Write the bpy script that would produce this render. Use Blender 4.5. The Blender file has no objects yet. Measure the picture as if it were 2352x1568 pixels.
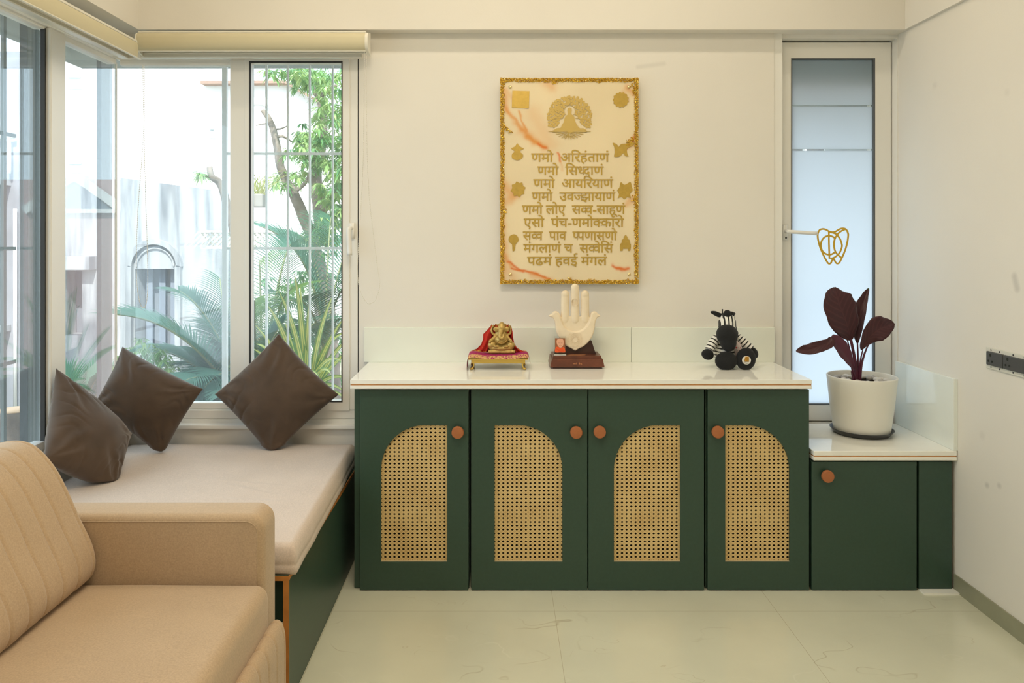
import bpy, bmesh, math, random
from mathutils import Vector, Matrix, noise
R = math.radians
sc = bpy.context.scene
C = sc.collection
F, VX, VY, H = 1750.0, 1146.0, 545.0, 1.345      # focal length in pixels, horizon point, eye height

# ------------------------------------------------------------------ camera, sky, lights, exposure
cam = bpy.data.cameras.new('camera'); cam.sensor_width = 36; cam.lens = F / 2352 * 36
cam.shift_x = (1176 - VX) / 2352; cam.shift_y = -(784 - VY) / 2352; cam.clip_start = .02; cam.clip_end = 300
co = bpy.data.objects.new('camera', cam); C.objects.link(co)
co.location = (0, 0, H); co.rotation_euler = (R(90), 0, 0); sc.camera = co

w = bpy.data.worlds.new('sky'); sc.world = w; w.use_nodes = True
bg = w.node_tree.nodes['Background']; bg.inputs[0].default_value = (.80, .91, 1, 1); bg.inputs[1].default_value = 3.2

sun = bpy.data.lights.new('sun', 'SUN'); sun.energy = 7.0; sun.angle = R(1.5); sun.color = (1, .95, .86)
so = bpy.data.objects.new('sun', sun); C.objects.link(so); so.rotation_euler = (R(42), R(14), 0)

def area(name, loc, sx, sy, e, col, rot=(0, 0, 0)):
    l = bpy.data.lights.new(name, 'AREA'); l.shape = 'RECTANGLE'; l.size = sx; l.size_y = sy; l.energy = e; l.color = col
    o = bpy.data.objects.new(name, l); C.objects.link(o); o.location = loc; o.rotation_euler = rot
    return o
WARM = (1, .865, .66)
CEIL = 2.9
area('linear_ceiling_lamp', (.05, 2.74, CEIL - .02), 2.6, .06, 9, WARM)
area('ceiling_fill_panel', (-.1, 1.5, CEIL - .02), 1.0, .5, 25.5, WARM)  # unseen panels, this and the next two, added as warm ambient fill
area('ceiling_fill_panel', (-.1, .1, CEIL - .02), 1.0, .5, 14.5, WARM)
area('ceiling_fill_panel', (.1, -1.5, CEIL - .02), 1.0, .5, 7, WARM)

sc.view_settings.view_transform = 'Standard'; sc.view_settings.look = 'None'
sc.view_settings.exposure = 0; sc.view_settings.gamma = 1; sc.view_settings.use_curve_mapping = False
sc.render.film_transparent = False
sc.cycles.max_bounces = 10; sc.cycles.transparent_max_bounces = 24; sc.cycles.diffuse_bounces = 5
sc.cycles.caustics_reflective = False; sc.cycles.caustics_refractive = False
sc.cycles.sample_clamp_indirect = 6

# ------------------------------------------------------------------ helpers
def X(px, D): return (px - VX) * D / F
def Z(py, D): return H - (py - VY) * D / F
def at(px, py, D): return Vector((X(px, D), D, Z(py, D)))

def S(r, g, b):                                       # sRGB 0-255 -> linear
    f = lambda c: (c / 255 / 12.92) if c / 255 <= .04045 else ((c / 255 + .055) / 1.055) ** 2.4
    return (f(r), f(g), f(b), 1)

def mat(name, col, rough=.6, metal=0, var=0, vscale=8, bump=0, bscale=40, spec=.5, sheen=0, coat=0, trans=0, emit=None, subs=0, detail=4):
    m = bpy.data.materials.new(name); m.use_nodes = True
    nt = m.node_tree; b = nt.nodes['Principled BSDF']
    col = tuple(col) if len(col) == 4 else tuple(col) + (1,)
    b.inputs['Base Color'].default_value = col; b.inputs['Roughness'].default_value = rough
    b.inputs['Metallic'].default_value = metal; b.inputs['Specular IOR Level'].default_value = spec
    b.inputs['Sheen Weight'].default_value = sheen; b.inputs['Coat Weight'].default_value = coat
    tc = nt.nodes.new('ShaderNodeTexCoord')
    if var:
        n = nt.nodes.new('ShaderNodeTexNoise'); n.inputs['Scale'].default_value = vscale; n.inputs['Detail'].default_value = detail
        nt.links.new(tc.outputs['Object'], n.inputs['Vector'])
        r = nt.nodes.new('ShaderNodeValToRGB')
        r.color_ramp.elements[0].position = .3; r.color_ramp.elements[1].position = .7
        r.color_ramp.elements[0].color = tuple(c * (1 - var) for c in col[:3]) + (1,)
        r.color_ramp.elements[1].color = tuple(min(1, c * (1 + var)) for c in col[:3]) + (1,)
        nt.links.new(n.outputs['Fac'], r.inputs[0]); nt.links.new(r.outputs[0], b.inputs['Base Color'])
    if bump:
        n = nt.nodes.new('ShaderNodeTexNoise'); n.inputs['Scale'].default_value = bscale; n.inputs['Detail'].default_value = 3
        nt.links.new(tc.outputs['Object'], n.inputs['Vector'])
        bp = nt.nodes.new('ShaderNodeBump'); bp.inputs['Strength'].default_value = bump; bp.inputs['Distance'].default_value = .01
        nt.links.new(n.outputs['Fac'], bp.inputs['Height']); nt.links.new(bp.outputs[0], b.inputs['Normal'])
    if emit:
        b.inputs['Emission Color'].default_value = emit[0]; b.inputs['Emission Strength'].default_value = emit[1]
    return m

def N(m, typ, **kw):
    n = m.node_tree.nodes.new(typ)
    for k, v in kw.items(): setattr(n, k, v)
    return n
def L(m, a, b): m.node_tree.links.new(a, b)

def leafmat(name, c1, c2, scale=3, trans=.35):
    m = bpy.data.materials.new(name); m.use_nodes = True; nt = m.node_tree; nt.nodes.clear()
    o = N(m, 'ShaderNodeOutputMaterial'); mx = N(m, 'ShaderNodeMixShader'); mx.inputs[0].default_value = trans
    p = N(m, 'ShaderNodeBsdfPrincipled'); p.inputs['Roughness'].default_value = .45; t = N(m, 'ShaderNodeBsdfTranslucent')
    tc = N(m, 'ShaderNodeTexCoord'); n = N(m, 'ShaderNodeTexNoise'); n.inputs['Scale'].default_value = scale
    r = N(m, 'ShaderNodeValToRGB'); r.color_ramp.elements[0].color = c1; r.color_ramp.elements[1].color = c2
    r.color_ramp.elements[0].position = .35; r.color_ramp.elements[1].position = .65
    L(m, tc.outputs['Object'], n.inputs['Vector']); L(m, n.outputs['Fac'], r.inputs[0])
    L(m, r.outputs[0], p.inputs['Base Color']); L(m, r.outputs[0], t.inputs['Color'])
    L(m, p.outputs[0], mx.inputs[1]); L(m, t.outputs[0], mx.inputs[2]); L(m, mx.outputs[0], o.inputs[0])
    return m

# ---- objects
def rootof(o):
    while o.parent: o = o.parent
    return o
def thing(name, label, cat, loc=(0, 0, 0), group=None):
    o = bpy.data.objects.new(name, None); C.objects.link(o); o.location = loc; o.empty_display_size = .05
    o['label'] = label; o['category'] = cat
    if group: o['group'] = group
    return o
def struct_root(name, loc=(0, 0, 0)):
    o = bpy.data.objects.new(name, None); C.objects.link(o); o.location = loc; o['kind'] = 'structure'; return o

def obj(name, geo, m, parent=None, smooth=False, label=None, kind=None):
    """geo: bmesh or mesh in world coordinates"""
    if isinstance(geo, bmesh.types.BMesh):
        me = bpy.data.meshes.new(name); geo.normal_update(); geo.to_mesh(me); geo.free()
    else:
        me = geo; me.name = name
    for mm in (m if isinstance(m, (list, tuple)) else [m]): me.materials.append(mm)
    if smooth:
        for p in me.polygons: p.use_smooth = True
    o = bpy.data.objects.new(name, me); C.objects.link(o)
    if parent:
        o.parent = parent; me.transform(Matrix.Translation(-rootof(parent).location))
    if label: o['label'] = label
    if kind: o['kind'] = kind
    return o
def tag(o, label, cat, group=None, kind=None):
    """a thing that is one mesh: put its origin at its base"""
    vs = [v.co for v in o.data.vertices]
    c = Vector(((min(v.x for v in vs) + max(v.x for v in vs)) / 2, (min(v.y for v in vs) + max(v.y for v in vs)) / 2, min(v.z for v in vs)))
    o.data.transform(Matrix.Translation(-c)); o.location = c
    o['label'] = label; o['category'] = cat
    if group: o['group'] = group
    if kind: o['kind'] = kind
    return o
def struct(name, geo, m, smooth=False):
    return obj(name, geo, m, None, smooth, kind='structure')
def autosmooth(o, ang=35):
    me = o.data
    bm = bmesh.new(); bm.from_mesh(me)
    for f in bm.faces: f.smooth = True
    for e in bm.edges:
        e.smooth = not (len(e.link_faces) == 2 and e.calc_face_angle(0) > R(ang))
    bm.to_mesh(me); bm.free(); return o

# ---- geometry
def B(): return bmesh.new()
def box(bm, x0, x1, y0, y1, z0, z1, r=0, seg=2, mi=0):
    g = bmesh.ops.create_cube(bm, size=1)
    vs = g['verts']
    for v in vs:
        v.co = Vector((x0 + (v.co.x + .5) * (x1 - x0), y0 + (v.co.y + .5) * (y1 - y0), z0 + (v.co.z + .5) * (z1 - z0)))
    fs = set(f for v in vs for f in v.link_faces)
    for f in fs: f.material_index = mi
    if r:
        es = set(e for v in vs for e in v.link_edges)
        bmesh.ops.bevel(bm, geom=list(es), offset=r, segments=seg, profile=.5, affect='EDGES', material=mi)
    return bm
def frames(path):
    out = []; up = None
    n = len(path)
    for i, p in enumerate(path):
        t = (path[min(i + 1, n - 1)] - path[max(i - 1, 0)])
        t = t.normalized() if t.length > 1e-9 else Vector((0, 0, 1))
        if up is None:
            up = Vector((0, 0, 1)) if abs(t.z) < .9 else Vector((1, 0, 0))
        a = t.cross(up)
        a = a.normalized() if a.length > 1e-6 else t.orthogonal().normalized()
        b = a.cross(t).normalized(); up = b
        out.append((p, a, b, t))
    return out
def tube(bm, path, rad, n=8, cap=True, sx=1, sy=1, mi=0):
    path = [Vector(p) for p in path]; fr = frames(path); rings = []
    uv = bm.loops.layers.uv.verify()
    for i, (p, a, b, t) in enumerate(fr):
        r = rad[i] if isinstance(rad, (list, tuple)) else rad
        rings.append([bm.verts.new(p + a * (math.cos(2 * math.pi * k / n) * r * sx) + b * (math.sin(2 * math.pi * k / n) * r * sy)) for k in range(n)])
    m = len(rings)
    for i in range(m - 1):
        for k in range(n):
            f = bm.faces.new((rings[i][k], rings[i][(k + 1) % n], rings[i + 1][(k + 1) % n], rings[i + 1][k])); f.smooth = True; f.material_index = mi
            for lp, (uu, vv) in zip(f.loops, ((k / n, i / (m - 1)), ((k + 1) / n, i / (m - 1)), ((k + 1) / n, (i + 1) / (m - 1)), (k / n, (i + 1) / (m - 1)))):
                lp[uv].uv = (uu, vv)
    if cap:
        bm.faces.new(rings[0][::-1]).material_index = mi; bm.faces.new(rings[-1]).material_index = mi
    return bm
def lathe(bm, prof, c, n=40, axis='z', mi=0):
    """prof: (r, h) pairs; c: centre; axis z up or -y (towards the camera)"""
    rings = []
    for r, h in prof:
        ring = []
        for k in range(n):
            a = 2 * math.pi * k / n
            d = Vector((math.cos(a) * r, math.sin(a) * r, h)) if axis == 'z' else Vector((math.cos(a) * r, -h, math.sin(a) * r))
            ring.append(bm.verts.new(Vector(c) + d))
        rings.append(ring)
    for i in range(len(rings) - 1):
        for k in range(n):
            f = bm.faces.new((rings[i][k], rings[i][(k + 1) % n], rings[i + 1][(k + 1) % n], rings[i + 1][k])); f.smooth = True; f.material_index = mi
    for ring, rev in ((rings[0], True), (rings[-1], False)):
        if prof[0 if rev else -1][0] > 1e-5:
            f = bm.faces.new(ring[::-1] if rev else ring); f.material_index = mi
    bmesh.ops.remove_doubles(bm, verts=[v for rr in (rings[0], rings[-1]) for v in rr], dist=1e-6)
    bmesh.ops.recalc_face_normals(bm, faces=bm.faces[:])
    return bm
def ball(bm, c, r, rot=None, seg=20, rings=12, mi=0):
    g = bmesh.ops.create_uvsphere(bm, u_segments=seg, v_segments=rings, radius=1)
    rx = Vector(r) if isinstance(r, (tuple, list)) else Vector((r, r, r))
    M = Matrix.Translation(Vector(c)) @ (rot if rot is not None else Matrix.Identity(4)) @ Matrix.Diagonal((*rx, 1))
    bmesh.ops.transform(bm, matrix=M, verts=g['verts'])
    for f in set(f for v in g['verts'] for f in v.link_faces): f.smooth = True; f.material_index = mi
    return bm
def rotz(a): return Matrix.Rotation(R(a), 4, 'Z')
def roty(a): return Matrix.Rotation(R(a), 4, 'Y')
def rotx(a): return Matrix.Rotation(R(a), 4, 'X')
def remesh(bm, vox, it=2, fac=.5):
    me = bpy.data.meshes.new('t'); bm.to_mesh(me); bm.free()
    o = bpy.data.objects.new('t', me); C.objects.link(o)
    md = o.modifiers.new('r', 'REMESH'); md.mode = 'VOXEL'; md.voxel_size = vox
    sm = o.modifiers.new('s', 'SMOOTH'); sm.factor = fac; sm.iterations = it
    bpy.context.view_layer.update()
    r = bpy.data.meshes.new_from_object(o.evaluated_get(bpy.context.evaluated_depsgraph_get()))
    bpy.data.objects.remove(o); bpy.data.meshes.remove(me)
    for p in r.polygons: p.use_smooth = True
    r.materials.clear()
    return r
def xz(me, y):
    """mesh made in the XY plane -> upright in XZ, facing the camera (-Y), centred on depth y"""
    me.transform(Matrix(((1, 0, 0, 0), (0, 0, -1, y), (0, 1, 0, 0), (0, 0, 0, 1))))
    return me
def plate(outs, y0, y1, bevel=0, res=2):
    """filled outline(s) in (x, z), even-odd, between depths y0 and y1"""
    cu = bpy.data.curves.new('p', 'CURVE'); cu.dimensions = '2D'; cu.fill_mode = 'BOTH'
    cu.extrude = max(0, abs(y1 - y0) / 2 - bevel); cu.bevel_depth = bevel; cu.bevel_resolution = res
    if bevel: cu.offset = -bevel
    for o in outs:
        s = cu.splines.new('POLY'); s.points.add(len(o) - 1); s.use_cyclic_u = True
        for p, q in zip(s.points, o): p.co = (q[0], q[1], 0, 1)
    ob = bpy.data.objects.new('p', cu); C.objects.link(ob); bpy.context.view_layer.update()
    me = bpy.data.meshes.new_from_object(ob.evaluated_get(bpy.context.evaluated_depsgraph_get()))
    bpy.data.objects.remove(ob); bpy.data.curves.remove(cu)
    me.materials.clear()
    for p in me.polygons: p.use_smooth = False
    return xz(me, (y0 + y1) / 2)
def join(meshes):
    bm = B()
    for m in meshes: bm.from_mesh(m)
    return bm
def smooth_closed(pts, n=8, closed=True):
    """Catmull-Rom through 2-D or 3-D points"""
    P = [Vector(p) for p in pts]; k = len(P); out = []
    rng = range(k) if closed else range(k - 1)
    for i in rng:
        g = (lambda j: P[j % k]) if closed else (lambda j: P[max(0, min(k - 1, j))])
        p0, p1, p2, p3 = g(i - 1), g(i), g(i + 1), g(i + 2)
        for s in range(n):
            t = s / n
            out.append(.5 * ((2 * p1) + (p2 - p0) * t + (2 * p0 - 5 * p1 + 4 * p2 - p3) * t * t + (3 * p1 - p0 - 3 * p2 + p3) * t ** 3))
    if not closed: out.append(P[-1])
    return out
def ribbon(bm, pts, wd, y0, y1, closed=False, mi=0):
    """flat strip of width wd following (x, z) points, from depth y0 (front) to y1"""
    P = [Vector((p[0], p[1])) for p in pts]; k = len(P); L1 = []; R1 = []
    for i in range(k):
        a = P[(i - 1) % k] if closed or i > 0 else P[i]; b = P[(i + 1) % k] if closed or i < k - 1 else P[i]
        t = (b - a).normalized(); nrm = Vector((-t.y, t.x)) * wd / 2
        L1.append(P[i] + nrm); R1.append(P[i] - nrm)
    def v(q, y): return bm.verts.new((q.x, y, q.y))
    lf = [v(q, y0) for q in L1]; rf = [v(q, y0) for q in R1]; lb = [v(q, y1) for q in L1]; rb = [v(q, y1) for q in R1]
    for i in range(k if closed else k - 1):
        j = (i + 1) % k
        for q in ((lf[i], lf[j], rf[j], rf[i]), (lb[i], lf[i], lf[j], lb[j]) [::-1], (rf[i], rf[j], rb[j], rb[i])[::-1]):
            f = bm.faces.new(q); f.material_index = mi
    return bm
def bez(p0, p1, p2, n=16):
    p0, p1, p2 = Vector(p0), Vector(p1), Vector(p2)
    return [p0 * (1 - t) ** 2 + p1 * 2 * t * (1 - t) + p2 * t * t for t in [i / n for i in range(n + 1)]]

# Devanagari lettering: the mark for short i is written before its consonant; '<x' is a half letter (its upright cut away)
def glyphs(s, bold=.0):
    cu = bpy.data.curves.new('t', 'FONT'); cu.body = s; cu.size = 1; cu.offset = bold
    o = bpy.data.objects.new('t', cu); C.objects.link(o); bpy.context.view_layer.update()
    me = bpy.data.meshes.new_from_object(o.evaluated_get(bpy.context.evaluated_depsgraph_get()))
    bpy.data.objects.remove(o); bpy.data.curves.remove(cu); me.materials.clear()
    return me
def line_bm(s):
    bm = B(); x = 0.0; i = 0; run = ''
    def put(st, cut=0):
        nonlocal x
        me = glyphs(st)
        if not len(me.vertices): x += .26 * len(st); return
        core = max(v.co.x for v in me.vertices)
        t = B(); t.from_mesh(me); bpy.data.meshes.remove(me)
        if cut:
            bmesh.ops.bisect_plane(t, geom=t.verts[:] + t.edges[:] + t.faces[:], plane_co=(core - cut, 0, 0), plane_no=(1, 0, 0), clear_outer=True)
            core -= cut
        bmesh.ops.translate(t, vec=(x, 0, 0), verts=t.verts)
        mm = bpy.data.meshes.new('x'); t.to_mesh(mm); t.free(); bm.from_mesh(mm); bpy.data.meshes.remove(mm)
        x += core - .027
    while i < len(s):
        ch = s[i]
        if ch == '<':
            if run: put(run); run = ''
            put(s[i + 1], {'व': .175, 'ज': .18, 'क': .17, 'प': .175, 'ध': .175}.get(s[i + 1], .175)); i += 2; continue
        if ch == ' ':
            if run: put(run); run = ''
            x += .27; i += 1; continue
        run += ch; i += 1
    if run: put(run)
    return bm
def lettering(s, x0, x1, zb, size, y, thick):
    """fit the line between x0 and x1 with its baseline at zb; front at depth y"""
    bm = line_bm(s)
    xs = [v.co.x for v in bm.verts]; a, b = min(xs), max(xs); k = (x1 - x0) / (b - a)
    geo0 = bm.verts[:] + bm.edges[:] + bm.faces[:]                # heavier strokes: two more copies a little apart
    for dx, dz in ((.020, .010), (-.004, .016)):
        q = bmesh.ops.duplicate(bm, geom=geo0); bmesh.ops.translate(bm, vec=(dx, dz, 0), verts=[e for e in q['geom'] if isinstance(e, bmesh.types.BMVert)])
    bm.verts.ensure_lookup_table(); isl = {}; n = 0                 # overlapping glyphs sit a hair apart in depth
    for v0 in bm.verts:
        if v0 in isl: continue
        n += 1; stack = [v0]; isl[v0] = n
        while stack:
            q = stack.pop()
            for e in q.link_edges:
                o_ = e.other_vert(q)
                if o_ not in isl: isl[o_] = n; stack.append(o_)
    dy = {v: isl[v] * 5e-6 for v in bm.verts}
    for v in bm.verts: v.co = Vector((x0 + (v.co.x - a) * k, y + dy[v], zb + v.co.y * size))
    bm.normal_update()
    if sum(f.normal.y * f.calc_area() for f in bm.faces) > 0: bmesh.ops.reverse_faces(bm, faces=bm.faces[:])
    r = bmesh.ops.extrude_face_region(bm, geom=bm.faces[:])
    bmesh.ops.translate(bm, vec=(0, thick, 0), verts=[e for e in r['geom'] if isinstance(e, bmesh.types.BMVert)])
    bmesh.ops.recalc_face_normals(bm, faces=bm.faces[:])
    for f in bm.faces: f.smooth = False
    return bm
def grid(nu, nv, fn, bm=None, uvs=True, closed_u=False):
    bm = bm or B(); uv = bm.loops.layers.uv.verify()
    V = [[bm.verts.new(fn(i / nu, j / nv)) for j in range(nv + 1)] for i in range(nu + (0 if closed_u else 1))]
    for i in range(nu):
        i2 = (i + 1) % len(V)
        for j in range(nv):
            f = bm.faces.new((V[i][j], V[i2][j], V[i2][j + 1], V[i][j + 1])); f.smooth = True
            for lp, q in zip(f.loops, ((i, j), (i + 1, j), (i + 1, j + 1), (i, j + 1))): lp[uv].uv = (q[0] / nu, q[1] / nv)
    return bm

# ------------------------------------------------------------------ materials
def paintmat(name, col, spots=()):
    """wall paint with small grey scuffs: (a, b, radius, strength) segments in world space"""
    m = mat(name, col, rough=.75, var=.025, vscale=1.6, bump=.03, bscale=220)
    nt = m.node_tree; b = nt.nodes['Principled BSDF']
    src = b.inputs['Base Color'].links[0].from_socket
    g = N(m, 'ShaderNodeNewGeometry')
    for a, c, r, st in spots:
        a, c = Vector(a), Vector(c); d = c - a; l2 = max(d.length_squared, 1e-9)
        s1 = N(m, 'ShaderNodeVectorMath', operation='SUBTRACT'); L(m, g.outputs['Position'], s1.inputs[0]); s1.inputs[1].default_value = a
        dt = N(m, 'ShaderNodeVectorMath', operation='DOT_PRODUCT'); L(m, s1.outputs[0], dt.inputs[0]); dt.inputs[1].default_value = d / l2
        cl = N(m, 'ShaderNodeClamp'); L(m, dt.outputs['Value'], cl.inputs[0])
        sc_ = N(m, 'ShaderNodeVectorMath', operation='SCALE'); sc_.inputs[0].default_value = d; L(m, cl.outputs[0], sc_.inputs['Scale'])
        s2 = N(m, 'ShaderNodeVectorMath', operation='DISTANCE'); L(m, s1.outputs[0], s2.inputs[0]); L(m, sc_.outputs[0], s2.inputs[1])
        mr = N(m, 'ShaderNodeMapRange'); L(m, s2.outputs['Value'], mr.inputs[0])
        mr.inputs[1].default_value = r * .25; mr.inputs[2].default_value = r; mr.inputs[3].default_value = st; mr.inputs[4].default_value = 0
        mx = N(m, 'ShaderNodeMix', data_type='RGBA'); L(m, mr.outputs[0], mx.inputs[0]); L(m, src, mx.inputs[6])
        mx.inputs[7].default_value = (.30, .29, .27, 1); src = mx.outputs[2]
    L(m, src, b.inputs['Base Color']); return m
WALLC = (.77, .74, .68)
def bw(px, py): return at(px, py, 3.30)
def rw(px, py, X0=1.74):
    D = X0 * F / (px - VX); return Vector((X0, D, Z(py, D)))
M_wall = paintmat('wall_paint', WALLC, [(bw(1465, 154), bw(1525, 146), .014, .16)])
M_wallr = paintmat('wall_paint_side', WALLC, [(rw(2330, 635), rw(2336, 662), .02, .35), (rw(2266, 1114), rw(2268, 1114), .014, .35), (rw(2294, 1115), rw(2296, 1115), .014, .3),
    (rw(2146, 196), rw(2148, 196), .02, .12), (rw(2312, 212), rw(2314, 212), .018, .1), (rw(2255, 1000), rw(2257, 1000), .02, .12)])
M_ceil = mat('ceiling_paint', (.84, .82, .77), .8)
M_frame = mat('upvc_white', (.80, .79, .75), .35)
M_gasket = mat('dark_gasket', (.03, .03, .03), .6)
M_quartz = mat('white_quartz', (.89, .89, .84), .07, var=.012, vscale=30)
M_tile = mat('white_gloss_tile', (.80, .83, .75), .12, var=.01, vscale=10)
M_green = mat('green_laminate', (.030, .066, .046), .38, var=.06, vscale=90, bump=.02, bscale=400)
M_greend = mat('green_laminate_edge', (.10, .15, .12), .4)
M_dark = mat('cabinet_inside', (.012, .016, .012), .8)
M_orange = mat('orange_wood_edge', (.50, .20, .045), .45, var=.12, vscale=30)
M_knob = mat('tan_knob', (.40, .135, .045), .55, var=.05, vscale=60)
M_skirt = mat('grey_green_skirting', (.29, .29, .20), .35, var=.12, vscale=5)
M_metal = mat('grille_white', (.82, .83, .82), .45)
M_grey = mat('grey_concrete', (.33, .37, .38), .85, var=.22, vscale=3)

# marble floor: tiles, fine seams, thin brown veins
M_floor = mat('marble_floor', (.65, .655, .52), .16, var=.07, vscale=2.2, spec=.45, detail=6)
def _floor(m):
    nt = m.node_tree; b = nt.nodes['Principled BSDF']; src = b.inputs['Base Color'].links[0].from_socket
    g = N(m, 'ShaderNodeNewGeometry')
    for sc0, wdt, colr, st, off in ((.8, .0035, (.34, .28, .16, 1), .5, 0), (1.5, .003, (.40, .33, .20, 1), .45, 7), (1.1, .005, (.74, .74, .62, 1), .45, 21)):
        mp = N(m, 'ShaderNodeMapping'); mp.inputs['Location'].default_value = (off, off * 2, 0); mp.inputs['Scale'].default_value = (1, 1.7, 1)
        L(m, g.outputs['Position'], mp.inputs[0])
        n = N(m, 'ShaderNodeTexNoise'); n.inputs['Scale'].default_value = sc0; n.inputs['Detail'].default_value = 7; n.inputs['Roughness'].default_value = .62
        L(m, mp.outputs[0], n.inputs['Vector']); n.inputs['Detail'].default_value = 4
        a = N(m, 'ShaderNodeMath', operation='SUBTRACT'); L(m, n.outputs['Fac'], a.inputs[0]); a.inputs[1].default_value = .5
        ab = N(m, 'ShaderNodeMath', operation='ABSOLUTE'); L(m, a.outputs[0], ab.inputs[0])
        mr = N(m, 'ShaderNodeMapRange'); L(m, ab.outputs[0], mr.inputs[0]); mr.inputs[1].default_value = 0; mr.inputs[2].default_value = wdt; mr.inputs[3].default_value = st; mr.inputs[4].default_value = 0
        n2 = N(m, 'ShaderNodeTexNoise'); n2.inputs['Scale'].default_value = 3.1; L(m, mp.outputs[0], n2.inputs['Vector'])
        m2 = N(m, 'ShaderNodeMapRange'); L(m, n2.outputs['Fac'], m2.inputs[0]); m2.inputs[1].default_value = .53; m2.inputs[2].default_value = .68
        mu = N(m, 'ShaderNodeMath', operation='MULTIPLY'); L(m, mr.outputs[0], mu.inputs[0]); L(m, m2.outputs[0], mu.inputs[1])
        mx = N(m, 'ShaderNodeMix', data_type='RGBA'); L(m, mu.outputs[0], mx.inputs[0]); L(m, src, mx.inputs[6]); mx.inputs[7].default_value = colr; src = mx.outputs[2]
    sx = N(m, 'ShaderNodeSeparateXYZ'); L(m, g.outputs['Position'], sx.inputs[0])
    for ax, o0, per in (('X', .2, .8), ('Y', 2.743, .8)):
        a = N(m, 'ShaderNodeMath', operation='SUBTRACT'); L(m, sx.outputs[ax], a.inputs[0]); a.inputs[1].default_value = o0 + per / 2
        md = N(m, 'ShaderNodeMath', operation='FLOORED_MODULO'); L(m, a.outputs[0], md.inputs[0]); md.inputs[1].default_value = per
        s2 = N(m, 'ShaderNodeMath', operation='SUBTRACT'); L(m, md.outputs[0], s2.inputs[0]); s2.inputs[1].default_value = per / 2
        ab = N(m, 'ShaderNodeMath', operation='ABSOLUTE'); L(m, s2.outputs[0], ab.inputs[0])
        lt = N(m, 'ShaderNodeMath', operation='LESS_THAN'); L(m, ab.outputs[0], lt.inputs[0]); lt.inputs[1].default_value = .0009
        mu = N(m, 'ShaderNodeMath', operation='MULTIPLY'); L(m, lt.outputs[0], mu.inputs[0]); mu.inputs[1].default_value = .5
        mx = N(m, 'ShaderNodeMix', data_type='RGBA'); L(m, mu.outputs[0], mx.inputs[0]); L(m, src, mx.inputs[6]); mx.inputs[7].default_value = (.30, .24, .12, 1); src = mx.outputs[2]
    L(m, src, b.inputs['Base Color'])
_floor(M_floor)

def glassmat(name, tint, refl=1.0):
    m = bpy.data.materials.new(name); m.use_nodes = True; nt = m.node_tree; nt.nodes.clear()
    o = N(m, 'ShaderNodeOutputMaterial'); mx = N(m, 'ShaderNodeMixShader'); t = N(m, 'ShaderNodeBsdfTransparent'); t.inputs[0].default_value = tint
    g = N(m, 'ShaderNodeBsdfGlossy'); g.inputs['Roughness'].default_value = 0
    fr = N(m, 'ShaderNodeFresnel'); ge = N(m, 'ShaderNodeNewGeometry')       # the same reflection on both faces of the sheet
    io = N(m, 'ShaderNodeMapRange'); io.inputs[3].default_value = 1.5; io.inputs[4].default_value = 1 / 1.5
    L(m, ge.outputs['Backfacing'], io.inputs[0]); L(m, io.outputs[0], fr.inputs[0])
    mu = N(m, 'ShaderNodeMath', operation='MULTIPLY'); mu.inputs[1].default_value = refl; mu.use_clamp = True
    L(m, fr.outputs[0], mu.inputs[0]); L(m, mu.outputs[0], mx.inputs[0]); L(m, t.outputs[0], mx.inputs[1]); L(m, g.outputs[0], mx.inputs[2]); L(m, mx.outputs[0], o.inputs[0])
    return m
M_glass = glassmat('window_glass', (.93, .97, .98, 1), 1.7)
def dusty(m, amt):
    nt = m.node_tree; o = [n for n in nt.nodes if n.type == 'OUTPUT_MATERIAL'][0]; src = o.inputs[0].links[0].from_socket
    t = N(m, 'ShaderNodeBsdfTranslucent'); t.inputs[0].default_value = (.86, .93, 1, 1); mx = N(m, 'ShaderNodeMixShader')
    tc = N(m, 'ShaderNodeTexCoord'); n = N(m, 'ShaderNodeTexNoise'); n.inputs['Scale'].default_value = 1.6; n.inputs['Detail'].default_value = 5; L(m, tc.outputs['Object'], n.inputs['Vector'])
    r = N(m, 'ShaderNodeMapRange'); r.inputs[1].default_value = .3; r.inputs[2].default_value = .7; r.inputs[3].default_value = amt * .6; r.inputs[4].default_value = amt; L(m, n.outputs['Fac'], r.inputs[0])
    L(m, r.outputs[0], mx.inputs[0]); L(m, src, mx.inputs[1]); L(m, t.outputs[0], mx.inputs[2]); L(m, mx.outputs[0], o.inputs[0]); return m
M_dusty = dusty(glassmat('dusty_window_glass', (.93, .97, .98, 1), 1.7), .075)
dusty(M_glass, .03)
def frostmat():
    m = bpy.data.materials.new('frosted_glass'); m.use_nodes = True; nt = m.node_tree; nt.nodes.clear()
    o = N(m, 'ShaderNodeOutputMaterial'); mx = N(m, 'ShaderNodeMixShader'); mx.inputs[0].default_value = .06
    t = N(m, 'ShaderNodeBsdfTranslucent'); t.inputs[0].default_value = (.86, .93, .99, 1)
    g = N(m, 'ShaderNodeBsdfGlossy'); g.inputs['Roughness'].default_value = .25
    L(m, t.outputs[0], mx.inputs[1]); L(m, g.outputs[0], mx.inputs[2]); L(m, mx.outputs[0], o.inputs[0]); return m
M_frost = frostmat()

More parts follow.
